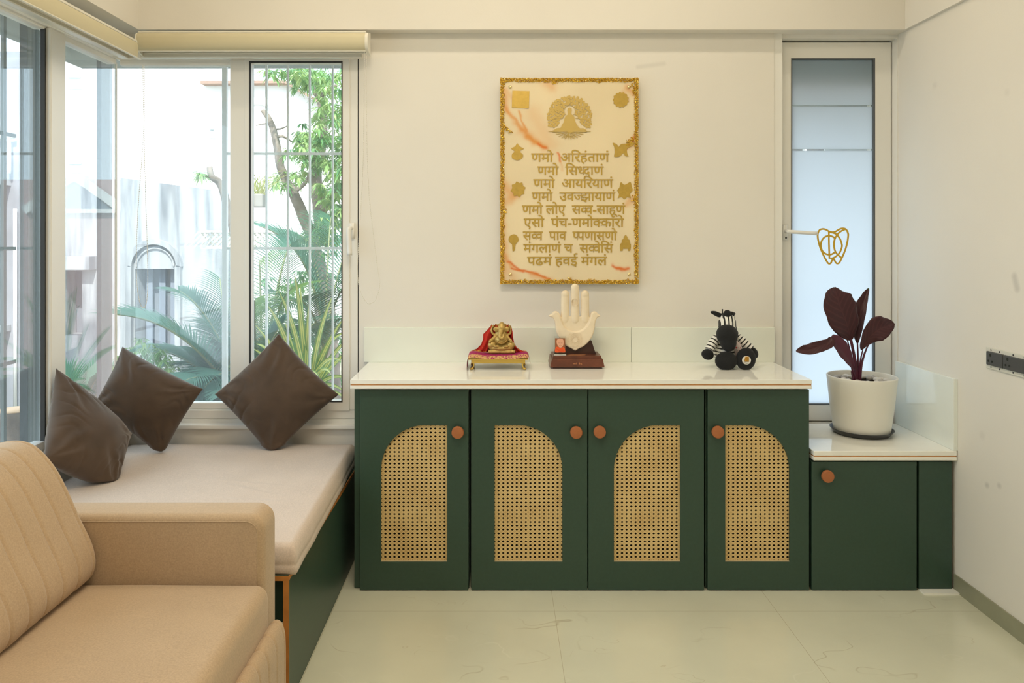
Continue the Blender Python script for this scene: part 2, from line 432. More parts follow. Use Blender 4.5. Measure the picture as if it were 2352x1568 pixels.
# ------------------------------------------------------------------ the room
WX0, WX1, YW, YR = -1.662, 1.74, 3.30, -2.6       # left glass, right wall, back wall face, rear wall
SILL = .60
GYW = 3.36
OX0, OX1 = X(838, YW), X(1778, YW)               # solid back wall between the two windows
struct('floor', box(B(), -1.9, 1.95, YR - .2, 3.6, -.12, 0), M_floor)
struct('ceiling', box(B(), -2.12, 1.95, YR - .2, 3.84, CEIL, CEIL + .14), M_ceil)
bm = box(B(), X(824, YW), OX1, YW, YW + .22, 0, 2.25)
box(bm, OX1, 1.94, YW + .08, YW + .22, 0, Z(967, GYW))
struct('wall_back', bm, M_wall)
struct('wall_right', box(B(), WX1, WX1 + .2, YR, 3.6, 0, CEIL), M_wallr)
struct('wall_rear', box(B(), -1.9, 1.95, YR - .2, YR, 0, CEIL), M_wall)
bm = box(B(), WX0 - .13, WX0 + .03, .5, 3.55, 0, SILL - .075)     # under the left window
box(bm, WX0 - .13, WX0 + .03, YR, .5, 0, CEIL)
box(bm, WX0 - .13, WX0 + .03, .5, 3.55, 2.19, CEIL)
struct('wall_left', bm, M_wall)
bm = box(B(), WX0 - .1, X(824, YW), YW, YW + .22, 0, Z(985, YW))    # under the back window
struct('wall_back_low', bm, M_wall).name = 'wall_under_window'
# beams along the tops of the walls
struct('trim_1', box(B(), WX0 - .1, 1.94, 3.238, YW + .25, 2.228, CEIL), M_wall)
struct('trim_2', box(B(), -1.90, -1.533, YR, 3.238, 2.228, CEIL), M_wall)
struct('trim_3', box(B(), 1.726, 1.94, YR, 3.238, 2.228, CEIL), M_wallr)
struct('baseboard_right', box(B(), WX1 - .006, WX1 + .01, YR, 2.905, 0, .0635), M_skirt)
struct('trim_4', box(B(), X(2112, 2.9), WX1 - .006, 2.868, 2.912, 0, .006), M_quartz)
# low sill under the windows
struct('trim_5', box(B(), WX0 + .03, X(822, YW), 3.274, YW + .02, Z(985, 3.28), Z(975, 3.28), .004), M_frame)
struct('trim_6', box(B(), WX0 + .02, -1.60, .5, 3.274, SILL - .10, SILL - .075, .004), M_frame)

# ---- back window (two lights, the right one opens)
FY = 3.305
w1 = struct_root('window_1', (-1.1, FY, .6))
zt, zb = Z(143, FY), Z(925, FY)
bm = box(B(), WX0, X(822, FY), FY, FY + .06, Z(975, FY), Z(962, FY), .003)      # outer frame
box(bm, WX0, X(822, FY), FY, FY + .06, Z(962, FY), Z(941, FY), .004)
box(bm, WX0, X(822, FY), FY, FY + .06, zt + .012, 2.24, .003)
box(bm, X(528, FY), X(568, FY), FY - .003, FY + .057, Z(941, FY), zt + .012, .006)
box(bm, X(800, FY), X(822, FY), FY - .003, FY + .057, Z(941, FY), zt + .012, .003)
obj('frame', bm, M_frame, w1)
bm = box(B(), WX0 + .01, X(528, FY), FY + .012, FY + .05, Z(941, FY), Z(926, FY), .004)
box(bm, WX0 + .01, X(528, FY), FY + .012, FY + .05, Z(149, FY), zt + .02, .004)
obj('glazing_bead', bm, M_frame, w1)
sa = FY - .008
bm = plate([[(X(562, sa), Z(943, sa)), (X(803, sa), Z(943, sa)), (X(803, sa), zt + .028), (X(562, sa), zt + .028)],
            [(X(575.5, sa), Z(921, sa)), (X(784, sa), Z(921, sa)), (X(784, sa), zt - .004), (X(575.5, sa), zt - .004)]], sa, sa + .05, .002)
sash = obj('sash', bm, M_frame, w1)
bm = plate([[(X(572, sa), Z(923.5, sa)), (X(787, sa), Z(923.5, sa)), (X(787, sa), zt + .003), (X(572, sa), zt + .003)],
            [(X(575.5, sa), Z(921, sa)), (X(784, sa), Z(921, sa)), (X(784, sa), zt - .004), (X(575.5, sa), zt - .004)]], sa - .0008, sa + .006)
obj('gasket', bm, M_gasket, sash)
bm = box(B(), X(822, FY), X(825.5, FY), FY - .001, FY + .01, Z(975, FY), 2.2)
obj('gasket', bm, M_gasket, w1)
obj('pane', box(B(), WX0 + .004, X(528, FY), FY + .028, FY + .034, Z(930, FY), Z(146, FY)), M_dusty, w1)
obj('pane', box(B(), X(573, FY), X(786, FY), FY + .022, FY + .028, Z(925, FY), zt + .005), M_glass, w1)
hx = X(806, 3.28)
bm = B(); tube(bm, [(hx, 3.297, Z(512, 3.28)), (hx, 3.297, Z(548, 3.28))], .013, 12, sx=.6)
obj('handle_rose', bm, M_frame, w1)
bm = B(); tube(bm, smooth_closed([(hx, 3.295, Z(524, 3.28)), (hx - .002, 3.262, Z(524, 3.26)), (hx - .004, 3.255, Z(535, 3.26)), (hx + .001, 3.252, Z(586, 3.26))], 5, False), [.009] * 6 + [.0105] * 10, 10)
obj('handle', bm, M_frame, w1)
# ---- left window
w2 = struct_root('window_2', (WX0, 1.8, .6))
YA, YB = WX0 * F / (104 - VX), WX0 * F / (140 - VX)       # mullion
LX = WX0
bm = box(B(), LX - .05, LX + .012, .5, 3.30, SILL - .075, SILL - .03, .003)
box(bm, LX - .05, LX + .012, .5, 3.30, 2.115, 2.20, .003)
box(bm, LX - .022, LX + .02, YA, YB, SILL - .03, 2.115, .006)
obj('frame', bm, M_frame, w2)
bm = box(B(), LX - .04, LX + .004, YB, 3.305, SILL - .03, SILL + .005, .003)
box(bm, LX - .04, LX + .004, YB, 3.305, 2.095, 2.12, .003)
obj('glazing_bead', bm, M_frame, w2)
bm = box(B(), LX - .04, LX + .004, .5, YA, SILL - .03, SILL + .002, .003)
box(bm, LX - .04, LX + .004, .5, YA, 2.105, 2.12, .003)
obj('glazing_bead', bm, M_frame, w2)
bm = box(B(), LX - .012, LX + .004, YA - .010, YA - .003, SILL - .02, 2.11)
obj('gasket', bm, M_gasket, w2)
obj('pane', box(B(), LX - .02, LX - .014, YB, 3.335, SILL - .02, 2.11), M_glass, w2)
obj('pane', box(B(), LX - .02, LX - .014, .5, YA, SILL - .02, 2.115), M_glass, w2)
M_outer = mat('grey_outer_frame', (.15, .175, .17), .5, var=.08, vscale=6)
M_outerd = mat('dark_outer_frame', (.045, .055, .055), .5)
for y0, y1, wd in ((2.906, 3.022, .026), (3.443, 3.547, .016)):
    p = obj('outer_sash_stile', box(B(), -1.80 - wd, -1.80, y0, y1, .45, 2.2), M_outer, w2)
    obj('outer_gasket', box(B(), -1.80 - wd, -1.797, y0 - .004, y0, .45, 2.2), M_outerd, p)
obj('silicone_joint', box(B(), LX - .02, LX - .012, 3.333, 3.341, SILL, 2.11), mat('sealant', (.55, .52, .42), .5), w2)
# ---- narrow frosted window on the right
GY = 3.36
w3 = struct_root('window_3', (X(1915, GY), GY, .55))
bm = plate([[(X(1785, GY), Z(966, GY)), (X(2047, GY), Z(966, GY)), (X(2047, GY), Z(97, GY)), (X(1785, GY), Z(97, GY))],
            [(X(1818, GY), Z(928, GY)), (X(2008, GY), Z(928, GY)), (X(2008, GY), Z(135, GY)), (X(1818, GY), Z(135, GY))]], GY, GY + .05, .003)
sash = obj('sash', bm, M_frame, w3)
bm = plate([[(X(1817, GY), Z(929.5, GY)), (X(2010, GY), Z(929.5, GY)), (X(2010, GY), Z(133.5, GY)), (X(1817, GY), Z(133.5, GY))],
            [(X(1819.5, GY), Z(926.5, GY)), (X(2006, GY), Z(926.5, GY)), (X(2006, GY), Z(136.5, GY)), (X(1819.5, GY), Z(136.5, GY))]], GY - .001, GY + .02)
obj('gasket', bm, mat('grey_gasket', (.10, .11, .12), .5), sash)
bm = box(B(), OX1 - .002, X(1786, GY), YW + .004, YW + .12, .5, 2.235)                # left jamb
box(bm, X(2049.5, GY), WX1 + .01, GY - .04, GY + .1, .5, 2.235)                        # right jamb
box(bm, OX1, X(2049.5, GY), GY - .04, GY + .1, Z(93.5, GY), 2.24)                           # head
box(bm, OX1, WX1, GY - .006, GY + .1, .5, Z(969, GY))                               # sill piece
obj('frame', bm, M_frame, w3)
obj('gasket', box(B(), X(1785, GY), X(2050, GY), GY + .03, GY + .06, Z(970, GY), Z(92, GY)), M_gasket, w3)
w3k = [o for o in w3.children if o.name.startswith('gasket')][0]
# cut the gasket out behind the glass
me = plate([[(X(1783, GY), Z(970, GY)), (X(2052, GY), Z(970, GY)), (X(2052, GY), Z(91, GY)), (X(1783, GY), Z(91, GY))],
            [(X(1800, GY), Z(940, GY)), (X(2030, GY), Z(940, GY)), (X(2030, GY), Z(120, GY)), (X(1800, GY), Z(120, GY))]], GY + .03, GY + .06)
me.transform(Matrix.Translation(-w3.location)); me.materials.append(M_gasket); w3k.data = me
for a, b in ((136, 240.5), (244, 342), (345.5, 927)):
    obj('frosted_pane', box(B(), X(1818, GY), X(2008, GY), GY + .008, GY + .012, Z(b, GY), Z(a, GY)), M_frost, w3)
for a, b in ((240.5, 244), (342, 345.5)):
    obj('clear_strip', box(B(), X(1818, GY), X(2008, GY), GY + .008, GY + .012, Z(b, GY), Z(a, GY)), M_glass, w3)
bm = B(); tube(bm, [(X(1803, 3.35), 3.353, Z(516, 3.35)), (X(1803, 3.35), 3.353, Z(551, 3.35))], .013, 12, sx=.7)
ros = obj('handle_rose', bm, M_frame, w3)
obj('keyhole', lathe(B(), [(.004, 0), (.004, .002)], (X(1804, 3.35), 3.344, Z(546, 3.35)), 12, 'y'), M_gasket, ros)
bm = B(); tube(bm, smooth_closed([(X(1804, 3.35), 3.35, Z(531, 3.35)), (X(1804, 3.35), 3.315, Z(531, 3.31)), (X(1815, 3.31), 3.308, Z(532, 3.31)), (X(1877, 3.30), 3.30, Z(536, 3.30))], 5, False), .0082, 10)
obj('handle', bm, M_frame, w3)
# gold outline tooth emblem stuck on the frosted glass
TY = GY + .0065
def tz(p): return (X(1860 + p[0] / 14.25, TY), Z(510 + p[1] / 14.25, TY))
bm = B(); k = 56 / 14.25 * TY / F
outline = [(255, 440), (265, 360), (320, 260), (420, 225), (520, 245), (620, 300), (700, 325), (760, 328), (840, 310), (930, 255), (1010, 215), (1090, 205), (1160, 225), (1220, 290), (1252, 380), (1255, 440),
           (1235, 600), (1190, 800), (1130, 980), (1060, 1140), (990, 1280), (950, 1335), (900, 1355), (850, 1325), (810, 1260), (765, 1190), (725, 1250), (690, 1330), (640, 1362), (590, 1335), (530, 1240), (460, 1110), (390, 960), (320, 780), (270, 580)]
ribbon(bm, [tz(p) for p in smooth_closed(outline, 4)], k, TY - .0015, TY, True)
circ = lambda cx, cy, rx, ry, a0=0, a1=360, n=40: [(cx + rx * math.cos(R(a0 + (a1 - a0) * i / n)), cy + ry * math.sin(R(a0 + (a1 - a0) * i / n))) for i in range(n + 1)]
ribbon(bm, [tz(p) for p in circ(630, 755, 275, 310, 48, 318)], k, TY - .0014, TY)
ribbon(bm, [tz(p) for p in [(622, 300), (625, 700), (640, 1185), (700, 1185), (770, 1180)]], k, TY - .0013, TY)
ribbon(bm, [tz(p) for p in smooth_closed([(640, 330), (780, 355), (890, 420), (990, 560), (1045, 720), (1045, 820), (990, 970), (915, 1070), (800, 1155), (700, 1190)], 4, False)], k, TY - .0012, TY)
ribbon(bm, [tz(p) for p in smooth_closed([(1160, 235), (1060, 275), (950, 350), (870, 450), (815, 560), (790, 680), (792, 800), (820, 930), (880, 1030), (940, 1090), (1030, 1165)], 4, False)], k, TY - .0011, TY)
ribbon(bm, [tz(p) for p in [(760, 330), (890, 405)]], k, TY - .001, TY)
M_goldpaint = mat('gold_film', S(205, 165, 35), .5)
obj('tooth_emblem', bm, M_goldpaint, w3, label='gold outline tooth emblem')

# ------------------------------------------------------------------ cabinets
CD = 2.90                                              # depth of the door faces
def cx(px): return X(px, CD)
def cz(py): return Z(py, CD)
DT = .018
ZB, ZT = .004, cz(895)
def arch(pxa, pxb, left):
    """quarter-round headed opening; left: the curve is on the left"""
    a, b, t, bt = cx(pxa), cx(pxb), cz(976), cz(1290)
    r = .170
    pts = [(a, bt), (b, bt)]
    if left:
        pts += [(b, t)] + [(a + r * (1 - math.sin(R(q))), t - r * (1 - math.cos(R(q)))) for q in range(0, 91, 5)]
    else:
        pts += [(b - r * (1 - math.cos(R(q))), t - r * (1 - math.sin(R(q)))) for q in range(0, 91, 5)] + [(a, t)]
    return pts, a, b, bt, t, r
M_cane = mat('woven_cane', (.62, .42, .17), .5)
def _cane(m):
    nt = m.node_tree; b = nt.nodes['Principled BSDF']; b.inputs['Base Color'].default_value = (.62, .42, .17, 1)
    uvn = N(m, 'ShaderNodeUVMap'); sx = N(m, 'ShaderNodeSeparateXYZ'); L(m, uvn.outputs[0], sx.inputs[0])
    def line(sock_fn, wd):
        s = sock_fn()
        fr = N(m, 'ShaderNodeMath', operation='FRACT'); L(m, s, fr.inputs[0])
        su = N(m, 'ShaderNodeMath', operation='SUBTRACT'); L(m, fr.outputs[0], su.inputs[0]); su.inputs[1].default_value = .5
        ab = N(m, 'ShaderNodeMath', operation='ABSOLUTE'); L(m, su.outputs[0], ab.inputs[0])
        lt = N(m, 'ShaderNodeMath', operation='LESS_THAN'); L(m, ab.outputs[0], lt.inputs[0]); lt.inputs[1].default_value = wd
        return lt.outputs[0]
    def lin(au, av, o):
        def f():
            a = N(m, 'ShaderNodeMath', operation='MULTIPLY_ADD'); L(m, sx.outputs[0], a.inputs[0]); a.inputs[1].default_value = au; a.inputs[2].default_value = o
            c = N(m, 'ShaderNodeMath', operation='MULTIPLY_ADD'); L(m, sx.outputs[1], c.inputs[0]); c.inputs[1].default_value = av; L(m, a.outputs[0], c.inputs[2])
            return c.outputs[0]
        return f
    tc = N(m, 'ShaderNodeTexCoord'); n = N(m, 'ShaderNodeTexNoise'); n.inputs['Scale'].default_value = 14; L(m, tc.outputs['Object'], n.inputs['Vector'])
    r = N(m, 'ShaderNodeValToRGB'); r.color_ramp.elements[0].position = .3; r.color_ramp.elements[1].position = .7
    r.color_ramp.elements[0].color = (.55, .36, .14, 1); r.color_ramp.elements[1].color = (.68, .49, .22, 1); L(m, n.outputs['Fac'], r.inputs[0])
    src = r.outputs[0]
    for fn, wd, colr, st in ((lin(1, 0, 0), .05, (.33, .18, .06, 1), .5), (lin(0, 1, 0), .05, (.33, .18, .06, 1), .5), (lin(1, 1, 0), .075, (.78, .60, .28, 1), .8), (lin(1, -1, 0), .075, (.78, .60, .28, 1), .8)):
        k = line(fn, wd); mu = N(m, 'ShaderNodeMath', operation='MULTIPLY'); L(m, k, mu.inputs[0]); mu.inputs[1].default_value = st
        mx = N(m, 'ShaderNodeMix', data_type='RGBA'); L(m, mu.outputs[0], mx.inputs[0]); L(m, src, mx.inputs[6]); mx.inputs[7].default_value = colr; src = mx.outputs[2]
    L(m, src, b.inputs['Base Color'])
_cane(M_cane)
def cane(a, b, z0, z1, y, inside, seed):
    """woven sheet with real octagonal holes"""
    rnd = random.Random(seed); pu, pv = 10.45 * CD / F, 8.95 * CD / F
    nu, nv = int((b - a) / pu) + 2, int((z1 - z0) / pv) + 2
    bm = B(); uv = bm.loops.layers.uv.verify(); cache = {}
    a0, z00 = a - pu * .6, z0 - pv * .5
    def vert(i, j):
        if (i, j) not in cache: cache[i, j] = bm.verts.new((a0 + i * pu / 2, y, z00 + j * pv / 2))
        return cache[i, j]
    for i in range(nu):
        for j in range(nv):
            cxx, czz = a0 + (i + .5) * pu, z00 + (j + .5) * pv
            if not inside(cxx, czz): continue
            o = [vert(2 * i, 2 * j), vert(2 * i + 1, 2 * j), vert(2 * i + 2, 2 * j), vert(2 * i + 2, 2 * j + 1), vert(2 * i + 2, 2 * j + 2), vert(2 * i + 1, 2 * j + 2), vert(2 * i, 2 * j + 2), vert(2 * i, 2 * j + 1)]
            jx, jz = rnd.uniform(-.03, .03) * pu, rnd.uniform(-.03, .03) * pv; ru, rv = pu * rnd.uniform(.215, .265), pv * rnd.uniform(.21, .26)
            h = [bm.verts.new((cxx + jx + ru * c * 1.0, y, czz + jz + rv * s)) for c, s in ((-.75, -.75), (0, -1), (.75, -.75), (1.15, 0), (.75, .75), (0, 1), (-.75, .75), (-1.15, 0))]
            for q in range(8):
                f = bm.faces.new((o[q], o[(q + 1) % 8], h[(q + 1) % 8], h[q]))
                for lp in f.loops: lp[uv].uv = ((lp.vert.co.x - a0) / pu, (lp.vert.co.z - z00) / pv)
    r = bmesh.ops.extrude_face_region(bm, geom=bm.faces[:])
    bmesh.ops.translate(bm, vec=(0, .0012, 0), verts=[e for e in r['geom'] if isinstance(e, bmesh.types.BMVert)])
    return bm
def knob(px, py, par):
    c = (X(px, CD - .025), CD, Z(py, CD - .025))
    bm = lathe(B(), [(.009, -.001), (.009, .008), (.0215, .010), (.0232, .013), (.0232, .023), (.0215, .0258), (.018, .0265), (0, .0262)], c, 36, 'y')
    return obj('knob', autosmooth_bm(bm), M_knob, par)
def autosmooth_bm(bm):
    for f in bm.faces: f.smooth = True
    for e in bm.edges: e.smooth = not (len(e.link_faces) == 2 and e.calc_face_angle(0) > R(40))
    return bm
YBK = 3.292
def carcass(x0, x1, z1, par, bk=YBK):
    t = .024; bm = B(); y0 = CD + DT + .002
    box(bm, x0, x0 + t, y0, bk, ZB, z1); box(bm, x1 - t, x1, y0, bk, ZB, z1); box(bm, x0 + t, x1 - t, y0, bk - t, ZB, ZB + t); box(bm, x0 + t, x1 - t, y0, bk - t, z1 - t, z1); box(bm, x0 + t, x1 - t, bk - t, bk, ZB, z1)
    return obj('carcass', bm, M_green, par)
def door(px0, px1, par, kn, ar=None, seed=1, zt=ZT):
    x0, x1 = cx(px0), cx(px1)
    outs = [[(x0, ZB), (x1, ZB), (x1, zt), (x0, zt)]]
    if ar:
        pts, a, b, bt, t, r = arch(*ar); outs.append(pts)
    d = obj('door', plate(outs, CD, CD + DT, .0008, 1), M_green, par)
    knob(kn[0], kn[1], d)
    if ar:
        def ins(x, z):
            if not (a - .012 < x < b + .012 and bt - .01 < z < t + .012): return False
            cxx = a + r if ar[2] else b - r
            if z > t - r and ((x < cxx) if ar[2] else (x > cxx)): return (x - cxx) ** 2 + (z - (t - r)) ** 2 < (r + .012) ** 2
            return True
        c = obj('cane_panel', cane(a, b, bt, t, CD + .010, ins, seed), M_cane, d)
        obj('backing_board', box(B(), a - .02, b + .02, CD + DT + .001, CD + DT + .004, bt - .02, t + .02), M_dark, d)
        obj('lip_highlight', box(B(), a, b, CD + .003, CD + .010, bt - .003, bt + .0025), mat('lip_highlight_tone', (.55, .45, .27), .6), d)  # pale strip paints in the highlight along the opening's bottom edge
    return d
CG = 'green base cabinets along the back wall'
c1 = thing('base_cabinet', 'dark green base cabinet with one arched cane door beside the window bench', 'cabinet', (cx(950), 3.1, 0), CG)
carcass(cx(812), cx(1077), ZT + .004, c1); door(827, 1075, c1, (1051, 994), (875, 1027, True), 3)
c2 = thing('base_cabinet', 'dark green double cabinet with two facing arched cane doors under the carved hand', 'cabinet', (cx(1349), 3.1, 0), CG)
carcass(cx(1081), cx(1618), ZT + .004, c2); door(1082.5, 1349, c2, (1324, 994), (1136, 1292, False), 5); door(1351.5, 1617, c2, (1378, 993), (1410, 1563, True), 7)
c3 = thing('base_cabinet', 'dark green base cabinet with one arched cane door under the toy zebra', 'cabinet', (cx(1740), 3.1, 0), CG)
carcass(cx(1623), cx(1859), ZT + .004, c3); door(1625.5, 1858.5, c3, (1650, 993), (1666, 1814, False), 9)
c4 = thing('low_cabinet', 'low dark green cabinet with plain door and narrow filler panel below the potted plant', 'cabinet', (cx(2020), 3.1, 0), CG)
ZT2 = cz(1059)
carcass(cx(1866), cx(2188), ZT2, c4); door(1864.5, 2105.5, c4, (1903, 1095), None, 1, ZT2 - .002)
obj('filler_panel', plate([[(cx(2112), ZB), (cx(2188), ZB), (cx(2188), ZT2 - .002), (cx(2112), ZT2 - .002)]], CD + .004, CD + DT, .0008, 1), M_green, c4)

# ---- worktops and splashbacks
WZ = .808; WF = 2.875
def worktop(name, x0, x1, y0, y1, z0, z1, label, par_loc, chamf=False):
    t = thing(name, label, 'worktop', par_loc)
    h = (z1 - z0)
    obj('upper_slab', box(B(), x0, x1, y0, y1, z0 + h * .50, z1, .0015, 1), M_quartz, t)
    obj('lower_slab', box(B(), x0, x1, y0, y1, z0, z0 + h * .39, .0015, 1), M_quartz, t)
    obj('wood_strip', box(B(), x0 + .002, x1 - .002, y0 + .0012, y1, z0 + h * .39, z0 + h * .50), M_orange, t)
    return t
worktop('worktop', X(804, WF), X(1865, WF), WF, YW - .002, .773, WZ, 'long white quartz worktop with orange edge line over the arched cane doors', (.3, 3.1, .773))
LZ = .5355
worktop('low_worktop', 1.1925, WX1 - .004, 2.887, GY - .042, LZ - .036, LZ, 'short low white worktop with orange edge line under the potted plant', (1.46, 3.1, LZ - .036))
SP = 'white splashback slabs'
o = obj('splashback', box(B(), OX0, X(1450, 3.281) - .0006, 3.281, YW, WZ, Z(752, 3.281), .0012, 1), M_tile); tag(o, 'long white splashback slab behind the brass idol and carved hand', 'splashback', SP)
o = obj('splashback', box(B(), X(1450, 3.281) + .0006, OX1 - .004, 3.281, YW, WZ, Z(752, 3.281), .0012, 1), M_tile); tag(o, 'shorter white splashback slab behind the toy zebra', 'splashback', SP)
o = obj('splashback', box(B(), WX1 - .016, WX1, 2.888, GY - .045, LZ, Z(831.2, 3.28), .0012, 1), mat('white_gloss_tile_side', (.80, .84, .80), .06)); tag(o, 'white glossy splashback slab on the right wall beside the plant pot', 'splashback', SP)

# ---- open socket on the right wall
t = thing('power_socket', 'dark twin power socket in bare white mounting frame on right wall', 'socket', (WX1, 2.6, .92))
def ry(px): return WX1 * F / (px - VX)
ya, yb = ry(2268), ry(2268) - .235
M_sock = mat('socket_plastic', (.065, .066, .064), .4); M_plate = mat('mount_frame', (.68, .67, .60), .4)
bm = B(); zA, zB = Z(844, ry(2268)), Z(796, ry(2268))
for z0, z1 in ((zA, zA + .014), (zB - .014, zB)): box(bm, WX1 - .006, WX1, yb, ya, z0, z1, .001, 1)
for y0, y1 in ((yb, yb + .022), (ya - .010, ya)): box(bm, WX1 - .006, WX1, y0, y1, zA + .014, zB - .014, .0005, 1)
obj('mounting_frame', bm, M_plate, t)
for y0, y1 in ((ya - .098, ya - .010), (ya - .208, ya - .101)):
    md = obj('socket_module', box(B(), WX1 - .012, WX1 - .001, y0, y1, zA + .013, zB - .013, .003, 2), M_sock, t)
    bm = B(); yc = y1 - .024
    for dy, dz, r in ((0, .012, .0052), (-.0095, -.009, .004), (.0095, -.009, .004)):
        lathe(bm, [(r, 0), (r, .0006)], (0, 0, 0), 12, 'y')
        vs = bm.verts[-24:]
        for v in vs: v.co = Vector((WX1 - .0123 + v.co.y, yc + dy + v.co.x, (zA + zB) / 2 + dz + v.co.z))
    obj('pin_hole', bm, M_dark, md)
for k, (yy, zz) in enumerate(((ya - .03, zB - .007), (ya - .03, zA + .007), (ya - .2, zB - .007), (ya - .2, zA + .007))):
    bm = B(); tube(bm, [(WX1 - .0075, yy, zz), (WX1 - .004, yy, zz)], .003, 10); obj('screw', bm, mat('steel', (.5, .5, .48), .3, 1), t)
for fy in (.075, .145):
    for zz in (zB - .0075, zA + .0075): obj('clip_slot', box(B(), WX1 - .0066, WX1 - .0055, ya - fy - .003, ya - fy + .003, zz - .003, zz + .003), M_gasket, t)

# ------------------------------------------------------------------ roller blinds
M_blind = mat('cream_blind_fascia', (.62, .56, .38), .5); M_blindw = mat('cream_blind_edge', (.78, .75, .66), .35); M_alu = mat('pale_aluminium', (.72, .70, .63), .3, .2)
def fascia(u0, u1, f):
    """curved cassette front; f(u, out, z): u along, out towards the room"""
    prof = [(0, 0), (.012, -.001), (.022, .010), (.026, .028), (.0265, .042), (.024, .058), (.017, .070), (.006, .077), (-.06, .078), (-.06, 0)]
    return prof
bl = thing('roller_blind', 'cream roller blind cassette rolled up over the back window', 'blind', (-.9, 3.2, 2.1))
by = 3.185; z0 = Z(114, 3.165)
prof = smooth_closed([(-.001, 0), (.013, .008), (.020, .024), (.021, .040), (.018, .058), (.008, .071), (-.002, .0755)], 4, False)
x0b, x1b = X(312, 3.165), X(838, 3.165)
bm = grid(1, len(prof) - 1, lambda u, v: Vector((x0b + (x1b - x0b) * u, by - prof[round(v * (len(prof) - 1))].x, z0 + prof[round(v * (len(prof) - 1))].y)))
obj('cassette', bm, M_blind, bl)
bm = box(B(), x0b, x1b, by - .001, by + .05, z0 + .0755, z0 + .083, .001, 1); box(bm, x0b, x1b, by - .003, by + .003, z0 - .0035, z0 + .002, .001, 1)
box(bm, x0b, x1b, by + .04, by + .05, z0, z0 + .08)
obj('cassette_rail', bm, M_blindw, bl)
capo = [(p.x, p.y) for p in prof]
for xa, xb in ((x0b - .004, x0b), (x1b, x1b + .012)):
    bm = B(); pr = [(-.050, -.012)] + [(p[0] + .0025, p[1]) for p in capo] + [(-.050, .086)]
    va = [bm.verts.new((xa, by - p[0], z0 + p[1])) for p in pr]; vb = [bm.verts.new((xb, by - p[0], z0 + p[1])) for p in pr]
    bm.faces.new(va); bm.faces.new(vb[::-1])
    for i in range(len(pr)): bm.faces.new((va[i], vb[i], vb[(i + 1) % len(pr)], va[(i + 1) % len(pr)]))
    bmesh.ops.recalc_face_normals(bm, faces=bm.faces[:]); obj('end_cap', bm, M_blindw, bl)
obj('bottom_bar', box(B(), X(323, 3.24), X(832, 3.24), 3.235, 3.262, Z(133, 3.24), Z(118.5, 3.24), .004, 3), M_alu, bl)
def chain(paths, par):
    bm = B()
    for P in paths:
        P = smooth_closed(P, 8, False); d = 0; last = None
        for i in range(len(P) - 1):
            seg = (P[i + 1] - P[i]).length; s = -d
            while s + .0075 <= seg:
                s += .0075; c = P[i].lerp(P[i + 1], s / seg)
                g = bmesh.ops.create_icosphere(bm, subdivisions=1, radius=.0023); bmesh.ops.translate(bm, vec=c, verts=g['verts'])
            d = seg - s
        tube(bm, P, .0006, 4)
    for f in bm.faces: f.smooth = True
    return obj('bead_chain', bm, M_blindw, par)
ch1 = [at(837, 112, 3.19), at(836, 250, 3.2), at(833, 400, 3.21), at(825, 540, 3.22), at(821, 620, 3.22), at(828, 670, 3.21), at(845, 697, 3.21), at(862, 690, 3.21)]
ch2 = [at(862, 690, 3.21), at(872, 655, 3.21), at(865, 600, 3.215), at(848, 450, 3.215), at(842, 300, 3.2), at(841, 112, 3.19)]
chain([ch1, ch2], bl)
bl2 = thing('roller_blind', 'cream roller blind cassette along the top of the left window', 'blind', (-1.5, 2.0, 2.08))
ox = -1.487
p2 = smooth_closed([(0, 0), (.004, .012), (.006, .032), (.004, .052), (0, .062)], 4, False)
bm = grid(1, len(p2) - 1, lambda u, v: Vector((ox + p2[round(v * (len(p2) - 1))].x, .7 + (3.13 - .7) * u, 2.083 + p2[round(v * (len(p2) - 1))].y)))
obj('cassette', bm, M_blind, bl2)
bm = box(B(), ox - .05, ox + .001, .7, 3.13, 2.146, 2.155, .001, 1); box(bm, ox - .002, ox + .008, .7, 3.155, 2.0795, 2.0835, .001, 1); box(bm, ox - .10, ox - .09, .7, 3.13, 2.09, 2.155)
obj('cassette_rail', bm, M_blindw, bl2)
obj('end_cap', box(B(), ox - .10, ox, 3.13, 3.134, 2.083, 2.15), M_blindw, bl2)
obj('bottom_bar', box(B(), ox - .065, ox - .035, .7, 3.13, 2.078, 2.092, .003, 2), M_alu, bl2)
ch3 = [at(331, 148, 3.15), at(330, 300, 3.15), at(317, 480, 3.15), at(313, 620, 3.15), at(320, 690, 3.15), at(331, 706, 3.15), at(338, 680, 3.15), at(339, 600, 3.15), at(333, 400, 3.15), at(328, 148, 3.15)]
chain([ch3], bl2)

# ------------------------------------------------------------------ window seat
def fabric(name, c, bs=900, bump=.12, var=.10, sheen=.25, rough=.9, weave=True):
    m = mat(name, c, rough, var=var, vscale=260, bump=bump, bscale=bs, sheen=sheen, spec=.2)
    nt = m.node_tree; b = nt.nodes['Principled BSDF']
    src = b.inputs['Base Color'].links[0].from_socket                      # slow mottling over the weave
    tc = N(m, 'ShaderNodeTexCoord'); n = N(m, 'ShaderNodeTexNoise'); n.inputs['Scale'].default_value = 9; n.inputs['Detail'].default_value = 5; L(m, tc.outputs['Object'], n.inputs['Vector'])
    r = N(m, 'ShaderNodeValToRGB'); r.color_ramp.elements[0].position = .3; r.color_ramp.elements[1].position = .7
    r.color_ramp.elements[0].color = (.965, .965, .965, 1); r.color_ramp.elements[1].color = (1.025, 1.025, 1.025, 1); L(m, n.outputs['Fac'], r.inputs[0])
    mx = N(m, 'ShaderNodeMix', data_type='RGBA', blend_type='MULTIPLY'); mx.inputs[0].default_value = 1; L(m, src, mx.inputs[6]); L(m, r.outputs[0], mx.inputs[7]); L(m, mx.outputs[2], b.inputs['Base Color'])
    return m
